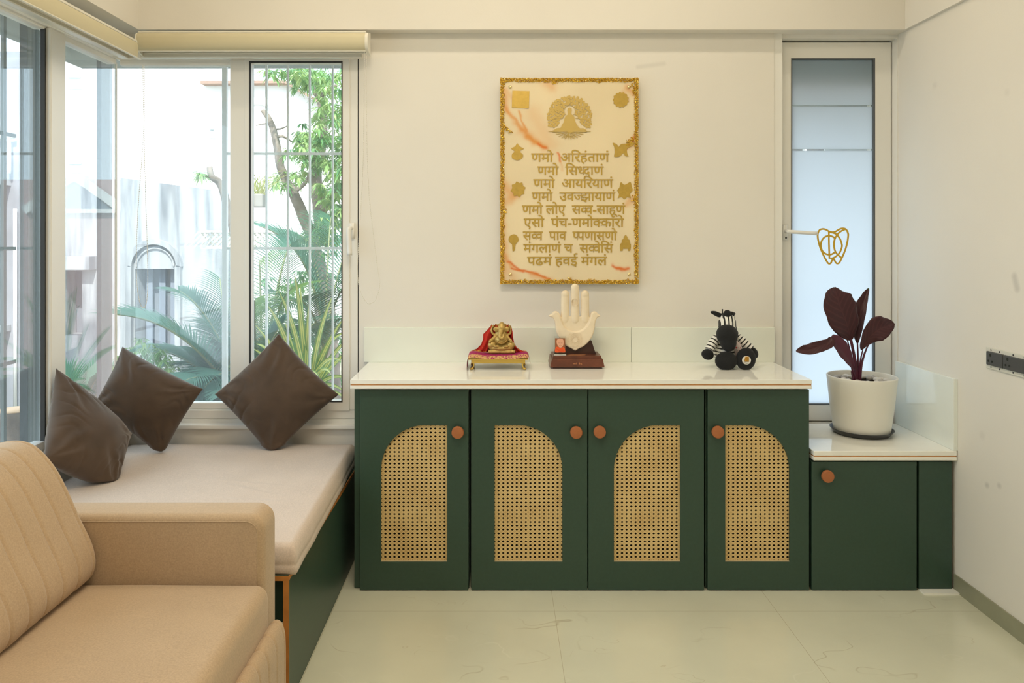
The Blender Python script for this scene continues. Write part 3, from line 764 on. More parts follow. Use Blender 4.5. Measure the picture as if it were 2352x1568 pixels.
M_sofa = fabric('tan_upholstery', (.485, .355, .23, 1))
M_seat = fabric('beige_upholstery', (.63, .525, .45, 1))
BY0, BX1, BT = 2.185, -.602, .374
be = thing('bench', 'dark green window bench box with orange wood edges under the beige mattress', 'bench', (-1.1, 2.7, 0))
obj('side_panel', box(B(), BX1 - .018, BX1, BY0 + .002, YW - .004, .002, BT - .012), M_green, be)
obj('top_panel', box(B(), WX0 + .034, BX1 - .002, BY0 + .002, YW - .004, BT - .014, BT), M_green, be)
obj('front_panel', box(B(), WX0 + .034, BX1 - .018, BY0 + .03, BY0 + .046, .002, BT - .014), M_green, be)
obj('edge_strip', box(B(), BX1 - .017, BX1, BY0, BY0 + .002, .002, BT), M_orange, be)
obj('edge_strip', box(B(), WX0 + .034, BX1 - .017, BY0, BY0 + .002, BT - .014, BT), M_orange, be)
obj('edge_strip', box(B(), BX1 - .002, BX1 + .0005, BY0 + .002, YW - .004, BT - .012, BT), M_orange, be)
# mattress: slightly skewed rounded slab, pulled seams, a few soft folds
CTZ, CBZ = .460, BT + .001
def mattress():
    bm = B(); nu, nv = 90, 96; r = .016
    def top(u, v):
        y = BY0 + .012 + (3.268 - BY0 - .012) * v
        xl, xr = -1.585, -.588 - .030 * v
        x = xl + (xr - xl) * u
        ed = min(u, 1 - u) * (xr - xl); ev = min(v, 1 - v) * (3.268 - BY0)
        e = min(ed, ev); z = CTZ - (r - math.sqrt(max(0, r * r - max(0, r - e) ** 2))) * .8
        z += .006 * math.sin(math.pi * u) * math.sin(math.pi * v) + .003 * noise.noise((x * 4, y * 4, 0))
        for fx, fy, a, l, h in ((-.86, 2.66, .5, .10, .0045), (-.90, 2.74, .25, .16, .0028), (-.84, 2.56, .12, .16, .0022)):
            dx, dy = x - fx, y - fy; s = dx * math.cos(a) + dy * math.sin(a) * -1; q = dx * math.sin(a) + dy * math.cos(a)
            z += h * math.exp(-(s / l) ** 2) * math.exp(-(q / .010) ** 2) - h * .6 * math.exp(-(s / l) ** 2) * math.exp(-((q - .018) / .012) ** 2)
        return Vector((x, y, z))
    V = [[bm.verts.new(top(i / nu, j / nv)) for j in range(nv + 1)] for i in range(nu + 1)]
    for i in range(nu):
        for j in range(nv): bm.faces.new((V[i][j], V[i + 1][j], V[i + 1][j + 1], V[i][j + 1]))
    rim = [V[i][0] for i in range(nu + 1)] + [V[nu][j] for j in range(1, nv + 1)] + [V[i][nv] for i in range(nu - 1, -1, -1)] + [V[0][j] for j in range(nv - 1, 0, -1)]
    cen = Vector((-1.09, 2.73, 0)); prev = rim
    levels = [(.002, -.010), (.006, -.022), (.005, -.040), (.0035, -.0445), (.005, -.049), (.007, -.066), (.003, -.079), (-.006, CBZ - CTZ + .008)]
    for out, dz in levels:
        cur = []
        for v in rim:
            d = Vector((0, 0, 0))
            if abs(v.co.x + 1.585) < 1e-4: d.x = -1
            if v in V[nu]: d.x = 1
            if v.co.y < BY0 + .0121: d.y = -1
            if v.co.y > 3.2679: d.y = .3
            wob = .0025 * noise.noise((v.co.x * 9, v.co.y * 9, dz * 20))
            cur.append(bm.verts.new((v.co.x + d.x * (out + wob), v.co.y + d.y * (out + wob), CTZ - r * .8 + dz + (.004 * noise.noise((v.co.x * 5, v.co.y * 5, 3)) if dz > -.06 else 0))))
        for k in range(len(rim)): bm.faces.new((prev[k], prev[(k + 1) % len(rim)], cur[(k + 1) % len(rim)], cur[k]))
        prev = cur
    bm.faces.new(prev[::-1])
    bmesh.ops.recalc_face_normals(bm, faces=bm.faces[:])
    for v in bm.verts: v.co.z = max(v.co.z, CBZ)
    return bm
o = obj('seat_mattress', mattress(), M_seat, smooth=True); tag(o, 'beige fabric mattress lying on the dark green window bench', 'mattress')
ms = o

# ------------------------------------------------------------------ throw cushions
M_velvet = mat('brown_velvet', (.080, .051, .033), .75, var=.22, vscale=9, sheen=.30, bump=.05, bscale=500, spec=.25)
def pillow(T, Rr, Bt, Lf, thick, seed, label, floor_z=CTZ + .0005, face=None):
    """square cushion standing on one corner: corners top, right, bottom, left"""
    rnd = random.Random(seed); n = 72
    nrm = (Rr - Lf).cross(T - Bt).normalized()
    if face is not None and nrm.dot(face) < 0: nrm = -nrm
    bm = B(); off = Vector((seed * 3.1, seed * 1.7, 0))
    def P(u, v, s):
        a, b = u * 2 - 1, v * 2 - 1
        pin = .045
        a2 = a * (1 - pin * (1 - b * b)); b2 = b * (1 - pin * (1 - a * a))
        uu, vv = (a2 + 1) / 2, (b2 + 1) / 2
        p = Lf * ((1 - uu) * (1 - vv)) + T * ((1 - uu) * vv) + Rr * (uu * vv) + Bt * (uu * (1 - vv))
        h = (max(0, 1 - a * a) * max(0, 1 - b * b)) ** .56
        t = thick * h
        # creases fanning from the seams and pulling towards the corners
        cr = 0
        for (ca, cb, dd, am) in ((-1, 1, 0, 1), (1, 1, 1.3, 1), (1, -1, .6, 1), (-1, -1, 2.1, 1)):
            da, db = a - ca, b - cb; rr = math.hypot(da, db); an = math.atan2(db, da)
            cr += am * math.sin(an * 11 + dd + rr * 3 + 3 * noise.noise((an * 2, rr * 2, seed))) * math.exp(-((rr - .5) / .38) ** 2)
        sh_ = lambda q: 1 - 2.2 * (1 - abs(math.sin(q))) ** 3
        cr2 = sh_((a + b * .25) * 9 + 4 * noise.noise((a * 2 + seed, b * 2, 1))) * math.exp(-((1 - abs(b)) / .34) ** 2) * max(0, .35 + noise.noise((a * 1.5, seed * 2, b))) + sh_((b + a * .25) * 9 + 4 * noise.noise((a * 2, b * 2 + seed, 5))) * math.exp(-((1 - abs(a)) / .34) ** 2) * max(0, .35 + noise.noise((seed * 3, b * 1.5, a)))
        t += (h ** .8) * (.0060 * cr + .0110 * cr2 + .010 * noise.noise((a * 1.4 + seed, b * 1.4, s)))
        return p + nrm * (t * s)
    g1 = [[bm.verts.new(P(i / n, j / n, 1)) for j in range(n + 1)] for i in range(n + 1)]
    g2 = [[(g1[i][j] if i in (0, n) or j in (0, n) else bm.verts.new(P(i / n, j / n, -1))) for j in range(n + 1)] for i in range(n + 1)]
    for g, rev in ((g1, False), (g2, True)):
        for i in range(n):
            for j in range(n):
                q = (g[i][j], g[i + 1][j], g[i + 1][j + 1], g[i][j + 1]); f = bm.faces.new(q[::-1] if rev else q); f.smooth = True
    bmesh.ops.recalc_face_normals(bm, faces=bm.faces[:])
    for v in bm.verts:                                       # settle on the mattress: the low corner spreads instead of sinking in
        bnd = .034
        if v.co.z < floor_z + bnd:
            k = floor_z + bnd - v.co.z; z = floor_z + bnd * math.exp(-k / bnd)
            side = (Rr - Lf).normalized(); q = (v.co - Bt).dot(side)
            v.co += nrm * (.22 * min(k, .06)) * (1 if (v.co - Bt).dot(nrm) > 0 else -.3)
            v.co += side * .32 * k * max(-1, min(1, q / .05)); v.co.z = z
    o = obj('throw_cushion', bm, M_velvet); tag(o, label, 'cushion', 'brown velvet cushions on the window bench'); return o
pillow(at(640, 766, 3.255), at(778, 906, 3.215), at(624, 1052, 3.16), at(493, 905, 3.20), .076, 1, 'brown velvet cushion standing on its corner beside the cabinet, rightmost on the window bench', face=Vector((0, -1, 0)))
pillow(at(281, 796, 3.20), at(466, 893, 3.12), at(372, 1050, 3.13), at(214, 930, 3.06), .078, 2, 'brown velvet cushion leaning in the window corner, middle of the three', face=Vector((0, -1, 0)))
pillow(at(129, 845, 2.80), Vector((-1.44, 2.99, .575)), Vector((-1.40, 2.76, .425)), Vector((-1.525, 2.55, .590)), .088, 3, 'brown velvet cushion against the left window, nearest the tan sofa', face=Vector((1, -.3, 0)))

# ------------------------------------------------------------------ sofa
so_ = thing('sofa', 'tan upholstered sofa with channel stitched backrest in the left foreground', 'sofa', (-1.0, 1.4, 0))
AX = -.625
M_seam = mat('tan_seam', (.30, .19, .10), .9)
def rr_(x0, x1, z0, z1, r): return [(x0, z0), (x1, z0)] + [(x1 - r + r * math.cos(R(a)), z1 - r + r * math.sin(R(a))) for a in range(0, 91, 9)] + [(x0, z1)]
me = plate([rr_(-1.56, AX, .06, .606, .045)], 2.028, 2.142, .020, 4)
for p in me.polygons: p.use_smooth = True
arm = autosmooth(obj('arm', me, M_sofa, so_), 40)
bm = B(); sp = [(-1.55, 2.0285, .588)] + [(AX - .018 - .032 + .032 * math.cos(R(a)), 2.0285, .588 - .032 + .032 * math.sin(R(a))) for a in range(90, -1, -9)] + [(AX - .018, 2.0285, .08)]
tube(bm, sp, .0016, 6); obj('seam', bm, M_sofa, arm)
# seat cushion
bm = box(B(), -1.50, -.606, .6, 2.026, .215, .432, .034, 6)
bmesh.ops.subdivide_edges(bm, edges=[e for e in bm.edges if e.calc_length() > .2], cuts=14, use_grid_fill=True)
for v in bm.verts:
    if v.co.z > .39: v.co.z += .012 * math.sin(math.pi * max(0, min(1, (v.co.x + 1.5) / .9))) * math.sin(math.pi * max(0, min(1, (v.co.y - .6) / 1.426))) + .002 * noise.noise(v.co * 6)
obj('seat_cushion', autosmooth_bm(bm), M_sofa, so_)
obj('base', box(B(), -1.5, -.625, .6, 2.02, .05, .212, .01), M_sofa, so_)
# channel stitched front apron
PIT = .067
def channels(name, prof, ya_, yb_, y_first, amp, par, thick=None):
    """prof: (x, z) points of the padded face; ribs repeat along Y every PIT, seams between them"""
    n = len(prof); P = [Vector(p) for p in prof]; nr = []
    for i in range(n):
        t = (P[min(i + 1, n - 1)] - P[max(0, i - 1)]).normalized(); nr.append(Vector((t.y, -t.x)))
    ny = int((yb_ - ya_) / PIT * 20)
    def fn(u, v):
        y = yb_ + (ya_ - yb_) * u; i = round(v * (n - 1))
        ph = ((y_first - y) / PIT) % 1.0 if y < y_first else min(1, (y - y_first) / (yb_ - y_first + 1e-6)) * .5
        h = amp * (1 - abs(2 * ph - 1) ** 11)
        if y > yb_ - .028:                                     # rounded end
            q = (y - (yb_ - .028)) / .028; h -= .03 * (1 - math.sqrt(max(0, 1 - q * q)))
        h += .0015 * noise.noise((y * 14, P[i].x * 9, P[i].y * 9))
        c = P[i] + nr[i] * h
        return Vector((c.x, y, c.y))
    bm = grid(ny, n - 1, fn)
    # close the far end
    ends = [v for v in bm.verts if abs(v.co.y - yb_) < 1e-5]
    ends.sort(key=lambda v: 0)
    bm.faces.new(ends)
    bmesh.ops.recalc_face_normals(bm, faces=bm.faces[:])
    return obj(name, bm, M_sofa, par)
pts = [(-1.30, .455), (-1.16, .440), (-1.09, .447), (-1.066, .480), (-1.072, .53), (-1.104, .60), (-1.138, .676), (-1.176, .745), (-1.225, .795), (-1.275, .806), (-1.33, .79), (-1.365, .74), (-1.385, .66), (-1.385, .5)]
prof = [(p.x, p.y) for p in smooth_closed(pts, 5, False)]
channels('back_cushion', prof, .6, 2.022, 1.992, .0065, so_)
pts = [(-.606, .20), (-.606, .30), (-.600, .318), (-.588, .318), (-.578, .300), (-.574, .25), (-.573, .06)]
prof = [(p.x, p.y) for p in smooth_closed(pts, 5, False)][::-1]
channels('front_apron', prof, .6, 2.055, 2.02, .006, so_)
obj('back_frame', box(B(), -1.56, -1.39, .6, 2.026, .05, .70, .02, 3), M_sofa, so_)

# ------------------------------------------------------------------ gold lettered wall panel
PY = 3.268                                             # front face of the slab
def px2(x, y, D=PY): return (X(x, D), Z(y, D))
pl = thing('wall_panel', 'cream and orange marbled resin panel with gold lettering and glitter border on the wall', 'wall panel', (X(1308, PY), PY, Z(652, PY)))
SEG = [((1155, 210), (1166, 255), 9, .6, 0), ((1160, 248), (1205, 305), 7, .8, 0), ((1193, 255), (1207, 300), 4, .8, 0), ((1200, 300), (1225, 322), 14, .6, 0), ((1212, 312), (1250, 338), 9, 1.0, 0), ((1237, 330), (1253, 341), 4, 1.0, 1),
       ((1255, 190), (1268, 200), 17, .5, 0), ((1160, 205), (1185, 240), 8, .4, 0), ((1155, 425), (1178, 445), 18, .55, 0), ((1155, 470), (1190, 440), 14, .45, 0), ((1155, 500), (1163, 590), 10, .4, 0),
       ((1158, 584), (1175, 612), 6, .6, 0), ((1168, 600), (1200, 624), 4, .9, 1), ((1178, 616), (1262, 640), 3.5, 1.0, 1), ((1160, 612), (1180, 640), 16, .35, 0), ((1220, 632), (1265, 644), 9, .4, 0),
       ((1408, 608), (1425, 618), 5, .9, 1), ((1418, 616), (1445, 617), 5, 1.0, 1), ((1440, 470), (1455, 455), 11, .5, 0), ((1440, 340), (1455, 325), 9, .6, 0), ((1452, 322), (1458, 312), 5, .8, 1),
       ((1440, 200), (1456, 215), 10, .6, 0), ((1432, 212), (1440, 232), 7, .45, 0), ((1282, 350), (1286, 372), 3, .9, 1), ((1286, 372), (1291, 392), 3, .35, 0), ((1225, 260), (1262, 330), 26, .28, 0), ((1150, 400), (1156, 640), 8, .35, 0)]
def panel_col(x, y):
    base = Vector((.80, .67, .44)); n1 = noise.noise((x * .012, y * .012, 3.3)); base = base * (1 + .07 * n1)
    c = base
    wx = x + 5 * noise.noise((x * .06, y * .06, 1.2)); wy = y + 5 * noise.noise((x * .06, y * .06, 8.2))
    for (a, b, r, st, red) in SEG:
        ax, ay = a; bx, by_ = b; dx, dy = bx - ax, by_ - ay
        t = max(0, min(1, ((wx - ax) * dx + (wy - ay) * dy) / (dx * dx + dy * dy))); d = math.hypot(wx - ax - dx * t, wy - ay - dy * t)
        k = st * math.exp(-(d / (r * .75)) ** 2)
        c = c.lerp(Vector((.70, .17, .03)) if red else Vector((.70, .30, .07)), max(0, min(1, k)))
    return c
bm = B(); nu, nv = 150, 224; lay = bm.loops.layers.color.new('pattern')
x0p, x1p, y0p, y1p = 1149, 1466.5, 179, 652
GV = [[bm.verts.new((X(x0p + (x1p - x0p) * i / nu, PY), PY, Z(y0p + (y1p - y0p) * j / nv, PY))) for j in range(nv + 1)] for i in range(nu + 1)]
GCc = [[panel_col(x0p + (x1p - x0p) * i / nu, y0p + (y1p - y0p) * j / nv) for j in range(nv + 1)] for i in range(nu + 1)]
tos = lambda c: tuple((12.92 * v if v < .0031308 else 1.055 * v ** (1 / 2.4) - .055) for v in c) + (1,)
for i in range(nu):
    for j in range(nv):
        f = bm.faces.new((GV[i][j], GV[i][j + 1], GV[i + 1][j + 1], GV[i + 1][j]))
        for lp, (a, b) in zip(f.loops, ((i, j), (i, j + 1), (i + 1, j + 1), (i + 1, j))): lp[lay] = tos(GCc[a][b])
r = bmesh.ops.extrude_face_region(bm, geom=bm.faces[:])
bmesh.ops.translate(bm, vec=(0, .012, 0), verts=[e for e in r['geom'] if isinstance(e, bmesh.types.BMVert)])
bmesh.ops.recalc_face_normals(bm, faces=bm.faces[:])
M_resin = mat('marbled_resin', (.7, .5, .3), .3, spec=.4)
ca = N(M_resin, 'ShaderNodeVertexColor'); ca.layer_name = 'pattern'; L(M_resin, ca.outputs[0], M_resin.node_tree.nodes['Principled BSDF'].inputs['Base Color'])
obj('slab', bm, M_resin, pl)
for a, b in ((1172, 200), (1444, 200), (1172, 630), (1445, 630)): obj('standoff', tube(B(), [(X(a, 3.28), 3.279, Z(b, 3.28)), (X(a, 3.28), 3.2995, Z(b, 3.28))], .007, 10), M_frame, pl)
M_gold = mat('brushed_gold', (.58, .39, .085), .36, metal=.5, var=.08, vscale=60)
M_goldl = mat('satin_gold_leaf', (.58, .41, .12), .45, metal=.35)
rnd = random.Random(11)
gv, gf, gm = [], [], []
M_glit = [mat('gold_glitter', (.74, .46, .04), .3, metal=.4), mat('amber_glitter', (.52, .27, .015), .35, metal=.2), mat('pale_gold_glitter', (.92, .70, .20), .2, metal=.6)]
def crumb(x, y, s):
    q = Matrix.Rotation(rnd.uniform(0, 6), 3, Vector((rnd.uniform(-1, 1), rnd.uniform(-1, 1), rnd.uniform(-1, 1) + .01)).normalized())
    c = Vector((X(x, PY), PY - rnd.uniform(0, .0035), Z(y, PY))); b0 = len(gv); mi = rnd.choice((0, 0, 0, 1, 1, 2))
    for d in ((1, 0, 0), (-1, 0, 0), (0, 1, 0), (0, -1, 0), (0, 0, 1), (0, 0, -1)): gv.append(c + q @ (Vector(d) * s * rnd.uniform(.7, 1.3)))
    for f in ((0, 2, 4), (2, 1, 4), (1, 3, 4), (3, 0, 4), (2, 0, 5), (1, 2, 5), (3, 1, 5), (0, 3, 5)): gf.append(tuple(b0 + k for k in f)); gm.append(mi)
for side in range(4):
    ln = 318 if side < 2 else 473; n = int(ln * 5.5)
    for q in range(n):
        t = q / n * ln; wd = 9.5 + 3.5 * noise.noise((t * .05, side * 9, 0)) + 2 * noise.noise((t * .17, side * 9, 4))
        d = rnd.uniform(0, wd) * rnd.uniform(.75, 1.05); s = rnd.uniform(.7, 1.7) * PY / F
        x, y = {0: (x0p + t, y0p + d + .5), 1: (x0p + t, y1p - d - .5), 2: (x0p + d + .5, y0p + t), 3: (x1p - d - .5, y0p + t)}[side]
        crumb(x, y, s)
for (a, b, c, d, n, wd) in ((1155, 291, 1175, 304, 60, 3.5), (1440, 330, 1458, 318, 60, 6), (1455, 455, 1462, 470, 50, 6), (1268, 192, 1285, 186, 30, 4), (1150, 450, 1160, 490, 50, 4), (1306, 640, 1318, 648, 30, 3), (1452, 190, 1458, 215, 40, 5)):
    for q in range(n):
        t = rnd.random(); crumb(a + (c - a) * t + rnd.gauss(0, wd * .5), b + (d - b) * t + rnd.gauss(0, wd * .5), rnd.uniform(1, 2.2) * PY / F)
me = bpy.data.meshes.new('g'); me.from_pydata(gv, [], gf); me.polygons.foreach_set('material_index', gm)
obj('glitter_border', me, M_glit, pl, kind='stuff', label='gold glitter gravel edge')
EY = PY - .0022
LINES = [('णमो  अिरहंताणं', 1220, 1399, 371.5), ('णमो  िस<धदाणं', 1234, 1386, 401.5), ('णमो  आयिरयाणं', 1225, 1408, 431), ('णमो  उव<जझायाणं', 1221, 1413, 461), ('णमो लोए  स<वव-साहूणं', 1199, 1436, 491),
         ('एसो  पंच-णमो<ककारो', 1203, 1433, 521), ('स<वव  पाव  <पपणासणो', 1201, 1417, 551), ('मंगलाणं च  स<ववेिसं', 1202, 1408, 580), ('पढमं हवई मंगलं', 1211, 1394, 609)]
for s, a, b, zb_ in LINES:
    obj('lettering', lettering(s, X(a, EY), X(b, EY), Z(zb_, EY), .057, EY, .0015), M_gold, pl)
def emb(pts, label, y=EY, m=None, par=None): return obj('emblem', plate([[px2(*p, D=EY) for p in pts]], y, y + .0018), m or M_gold, par or pl, label=label)
emb([(1177, 208), (1216, 209), (1214.5, 249), (1175.5, 247)], 'gold square emblem')
emb([(1426 + (19 if k % 2 else 16.2) * math.cos(math.pi * k / 13), 229 + (19 if k % 2 else 16.2) * math.sin(math.pi * k / 13)) for k in range(26)], 'gold scalloped disc emblem')
emb([tuple(p) for p in smooth_closed([(1188, 329), (1193, 336), (1203, 341), (1196, 345), (1195, 349), (1201, 355), (1200, 362), (1193, 367), (1183, 367), (1176, 362), (1176, 354), (1181, 349), (1180, 345), (1174, 341), (1183, 336)], 3)], 'gold vase emblem')
emb([tuple(p) for p in smooth_closed([(1407, 328), (1416, 331), (1421, 337), (1427, 331), (1436, 330), (1446, 327), (1455, 326), (1455, 333), (1446, 338), (1440, 342), (1441, 354), (1444, 359), (1436, 358), (1433, 352), (1428, 354), (1424, 359), (1411, 360), (1412, 350), (1411, 338)], 3)], 'gold throne emblem')
emb([(1190 + (17.5 if k % 2 else 13.5) * math.cos(math.pi * k / 8 + .2), 434.5 + (19 if k % 2 else 14.5) * math.sin(math.pi * k / 8 + .2)) for k in range(16)], 'gold knot emblem')
emb([tuple(p) for p in smooth_closed([(1426, 418), (1433, 424), (1440, 422), (1448, 418), (1451, 428), (1453, 437), (1447, 445), (1449, 455), (1441, 452), (1434, 457), (1427, 452), (1419, 455), (1422, 446), (1418, 437), (1423, 430)], 3)], 'gold paired fish emblem')
emb([tuple(p) for p in smooth_closed([(1180, 538), (1188, 542), (1191, 550), (1188, 557), (1184, 561), (1182, 574), (1179, 577), (1177, 574), (1176, 561), (1171, 557), (1168, 550), (1171, 542)], 4)], 'gold fan emblem')
emb([(1437, 539), (1441, 544), (1442, 549), (1446, 551), (1446, 557), (1449, 561), (1449, 568), (1447, 576), (1443, 576), (1443, 571), (1431, 571), (1430, 576), (1425, 576), (1424, 568), (1425, 560), (1428, 557), (1428, 551), (1432, 549), (1433, 544)], 'gold shrine emblem')
for a, b in ((1172, 200), (1444, 200), (1172, 630), (1445, 630)):
    obj('screw', lathe(B(), [(.0065, 0), (.0065, .002), (.004, .0045), (0, .005)], (X(a, PY), PY, Z(b, PY)), 16, 'y'), mat('polished_gold', (.75, .6, .3), .15, metal=1), pl)
# round tree emblem with a seated figure
ec = (1308.5, 270.5); er = 52
bm = B(); ms_ = []
def E_(p): return px2(1230 + p[0] / 13.07, 210 + p[1] / 13.07, EY)
fig = [(1020, 480), (1075, 510), (1085, 580), (1070, 640), (1075, 690), (1130, 715), (1165, 770), (1180, 880), (1230, 980), (1290, 1070), (1330, 1105), (1440, 1110), (1520, 1150), (1540, 1175), (1150, 1185), (1060, 1240), (1000, 1240), (940, 1185), (500, 1185), (560, 1150), (640, 1105), (750, 1095), (790, 1010), (850, 920), (875, 800), (900, 735), (965, 700), (975, 640), (960, 580), (970, 510)]
fg = plate([[E_(p) for p in fig]], EY, EY + .0015)
def leafpoly(cx_, cy_, a, l, wd): return [E_((cx_ + math.cos(a) * u * l - math.sin(a) * v * wd, cy_ + math.sin(a) * u * l + math.cos(a) * v * wd)) for u, v in ((-1, 0), (-.6, .7), (0, 1), (.6, .7), (1, 0), (.6, -.7), (0, -1), (-.6, -.7))]
lv = []
rn = random.Random(4)
tried = 0; pts_ = []
while len(pts_) < 130 and tried < 9000:
    tried += 1
    a = rn.uniform(0, 2 * math.pi); rr = 655 * math.sqrt(rn.random()); x_, y_ = 1025 + rr * math.cos(a), 790 + rr * math.sin(a)
    if y_ > 1060 or math.hypot((x_ - 1025), (y_ - 580)) < 205 or (y_ > 690 and abs(x_ - 1025) < 190 + (y_ - 690) * .62): continue
    if any(math.hypot(x_ - p[0], y_ - p[1]) < 62 for p in pts_): continue
    pts_.append((x_, y_))
for x_, y_ in pts_:
    lv.append(plate([leafpoly(x_, y_, math.atan2(y_ - 700, x_ - 1025) + rn.uniform(-.7, .7), 52, 40)], EY + len(lv) * 5e-6, EY + .0012))
bm = join([fg] + lv)
wpx = 14
for k in range(20):
    a = math.pi * (k + .5) / 20; e = (1025 + 640 * math.cos(a), 790 + 650 * math.sin(a) )
    if e[1] < 1190: e = (e[0], 1200)
    m1 = (1025 + 260 * math.cos(a) + rn.uniform(-40, 40), 1215 + (e[1] - 1215) * .45)
    path = smooth_closed([E_((1025, 1200)), E_(m1), E_(e)], 4, False); ribbon(bm, path, .0018, EY - .0001 - .00001 * k, EY + .0012)
    for s_ in (-1, 1): ribbon(bm, [E_(m1), E_((m1[0] + s_ * 70 + (e[0] - m1[0]) * .5, m1[1] + (e[1] - m1[1]) * .55 + 20))], .0013, EY, EY + .0012)
for a0_, b0_, c0_ in (((860, 720), (700, 650), (560, 560)), ((1180, 720), (1330, 650), (1480, 560)), ((860, 560), (800, 400), (700, 300)), ((1190, 560), (1250, 400), (1330, 300)), ((1025, 400), (1025, 300), (1020, 180)), ((830, 800), (640, 820), (450, 860)), ((1200, 800), (1400, 830), (1600, 870))):
    ribbon(bm, smooth_closed([E_(a0_), E_(b0_), E_(c0_)], 4, False), .0018, EY - .0004, EY + .0012)
ribbon(bm, [E_(p) for p in circ(1025, 580, 172, 165, 130, 410)], .0016, EY - .0005, EY + .0012)
obj('emblem', bm, M_goldl, pl, label='gold round tree emblem with seated figure')

# ------------------------------------------------------------------ brass idol on its little stool
def g_(zx, zy, D): return at(1060 + zx / 10.456, 720 + zy / 10.456, D)
gs = 1 / 10.456 * 3.17 / F
M_brass = mat('old_brass', (.50, .345, .11), .42, metal=.5, var=.25, vscale=90)
M_brassb = mat('bright_brass', (.72, .50, .12), .3, metal=.7, bump=.15, bscale=700)
st = thing('idol_stool', 'small embossed gold stool with curled feet under the magenta cloth', 'stool', (g_(880, 1240, 3.13).x, 3.14, WZ))
zs = .857
xl, xr = g_(165, 0, 3.075).x, g_(1605, 0, 3.075).x
obj('stool_top', box(B(), xl, xr, 3.075, 3.215, zs - .007, zs, .0015, 2), M_brassb, st)
obj('apron', box(B(), xl + .011, xr - .012, 3.084, 3.206, zs - .022, zs - .006, .001, 1), M_brassb, st)
for sx, lx in ((-1, xl + .019), (1, xr - .021)):
    for sy, ly in ((-1, 3.092), (1, 3.198)):
        bm = B(); tube(bm, smooth_closed([(lx, ly, zs - .02), (lx - sx * .002, ly, zs - .030), (lx + sx * .002, ly, zs - .040), (lx + sx * .007, ly + sy * .002, WZ + .005), (lx + sx * .012, ly + sy * .003, WZ + .0046)], 5, False), [.0035] * 6 + [.0032] * 6 + [.0044] * 9, 10)
        ball(bm, (lx + sx * .006, ly + sy * .002, WZ + .0046), (.0085, .006, .0045))
        obj('leg', bm, M_brassb, st)
def clothmat(name, base, gold, border):
    m = mat(name, base, .8); b = m.node_tree.nodes['Principled BSDF']
    uvn = N(m, 'ShaderNodeUVMap'); sx = N(m, 'ShaderNodeSeparateXYZ'); L(m, uvn.outputs[0], sx.inputs[0])
    tc = N(m, 'ShaderNodeTexCoord'); n = N(m, 'ShaderNodeTexVoronoi'); n.inputs['Scale'].default_value = 230; L(m, tc.outputs['Object'], n.inputs['Vector'])
    n2 = N(m, 'ShaderNodeTexNoise'); n2.inputs['Scale'].default_value = 160; L(m, tc.outputs['Object'], n2.inputs['Vector'])
    v = N(m, 'ShaderNodeMath', operation='SUBTRACT'); v.inputs[0].default_value = .5; L(m, sx.outputs[1], v.inputs[1])
    ab = N(m, 'ShaderNodeMath', operation='ABSOLUTE'); L(m, v.outputs[0], ab.inputs[0])
    gt = N(m, 'ShaderNodeMath', operation='GREATER_THAN'); L(m, ab.outputs[0], gt.inputs[0]); gt.inputs[1].default_value = border
    th = N(m, 'ShaderNodeMath', operation='GREATER_THAN'); L(m, n2.outputs['Fac'], th.inputs[0]); th.inputs[1].default_value = .46
    t2 = N(m, 'ShaderNodeMath', operation='GREATER_THAN'); L(m, n2.outputs['Fac'], t2.inputs[0]); t2.inputs[1].default_value = .70
    mu = N(m, 'ShaderNodeMath', operation='MULTIPLY'); L(m, gt.outputs[0], mu.inputs[0]); L(m, th.outputs[0], mu.inputs[1])
    mxm = N(m, 'ShaderNodeMath', operation='MAXIMUM'); L(m, mu.outputs[0], mxm.inputs[0]); L(m, t2.outputs[0], mxm.inputs[1])
    mx = N(m, 'ShaderNodeMix', data_type='RGBA'); L(m, mxm.outputs[0], mx.inputs[0]); mx.inputs[6].default_value = base + (1,); mx.inputs[7].default_value = gold + (1,)
    L(m, mx.outputs[2], b.inputs['Base Color']); return m
M_mag = clothmat('magenta_brocade', (.34, .006, .11), (.62, .38, .14), .30)
M_red = clothmat('red_brocade', (.55, .025, .015), (.62, .30, .05), .40)
pa = smooth_closed([(xl - .0065, 0, WZ + .001), (xl - .006, 0, WZ + .025), (xl - .0045, 0, zs - .006), (xl + .002, 0, zs + .006), (xl + .018, 0, zs + .011), (xl + .07, 0, zs + .0045), (xr - .07, 0, zs + .0045), (xr - .016, 0, zs + .010), (xr + .002, 0, zs + .004), (xr + .007, 0, zs - .010), (xr + .010, 0, zs - .025)], 8, False)
def cl(u, v):
    k = u * (len(pa) - 1); i = min(int(k), len(pa) - 2); p = pa[i].lerp(pa[i + 1], k - i)
    y = 3.069 + .155 * v; on = 1 if xl < p.x < xr else 0
    z = p.z + on * .010 * math.sin(math.pi * min(1, v * 1.15)) * max(0, math.sin(math.pi * u)) * (.5 + .5 * abs(2 * u - 1)) + .0012 * noise.noise((p.x * 60, y * 60, 0)) * on
    if z < zs: z = z + (WZ + .001 - z) * 0
    z -= on * .0062 * max(0, 1 - v / .12)
    sidew = 0 if on else .018 * v
    return Vector((p.x, y - sidew * .2 + (.012 * (1 - v) if (not on and p.x > xr) else 0), max(z, WZ + .0008)))
o = obj('altar_cloth', grid(len(pa) - 1, 14, cl), M_mag, smooth=True); tag(o, 'magenta and gold brocade cloth draped over the small gold stool', 'cloth')
cloth_top = zs + .0065
DI = 3.150
bm = B()
def gb(zx, zy, rx, ry, dy, rd, rot=None): ball(bm, g_(zx, zy, DI) + Vector((0, dy, 0)), (rx * gs, rd, ry * gs), rot)
zb0 = g_(0, 938, DI).z
p1, p2_ = g_(640, 860, DI), g_(1290, 940, DI)
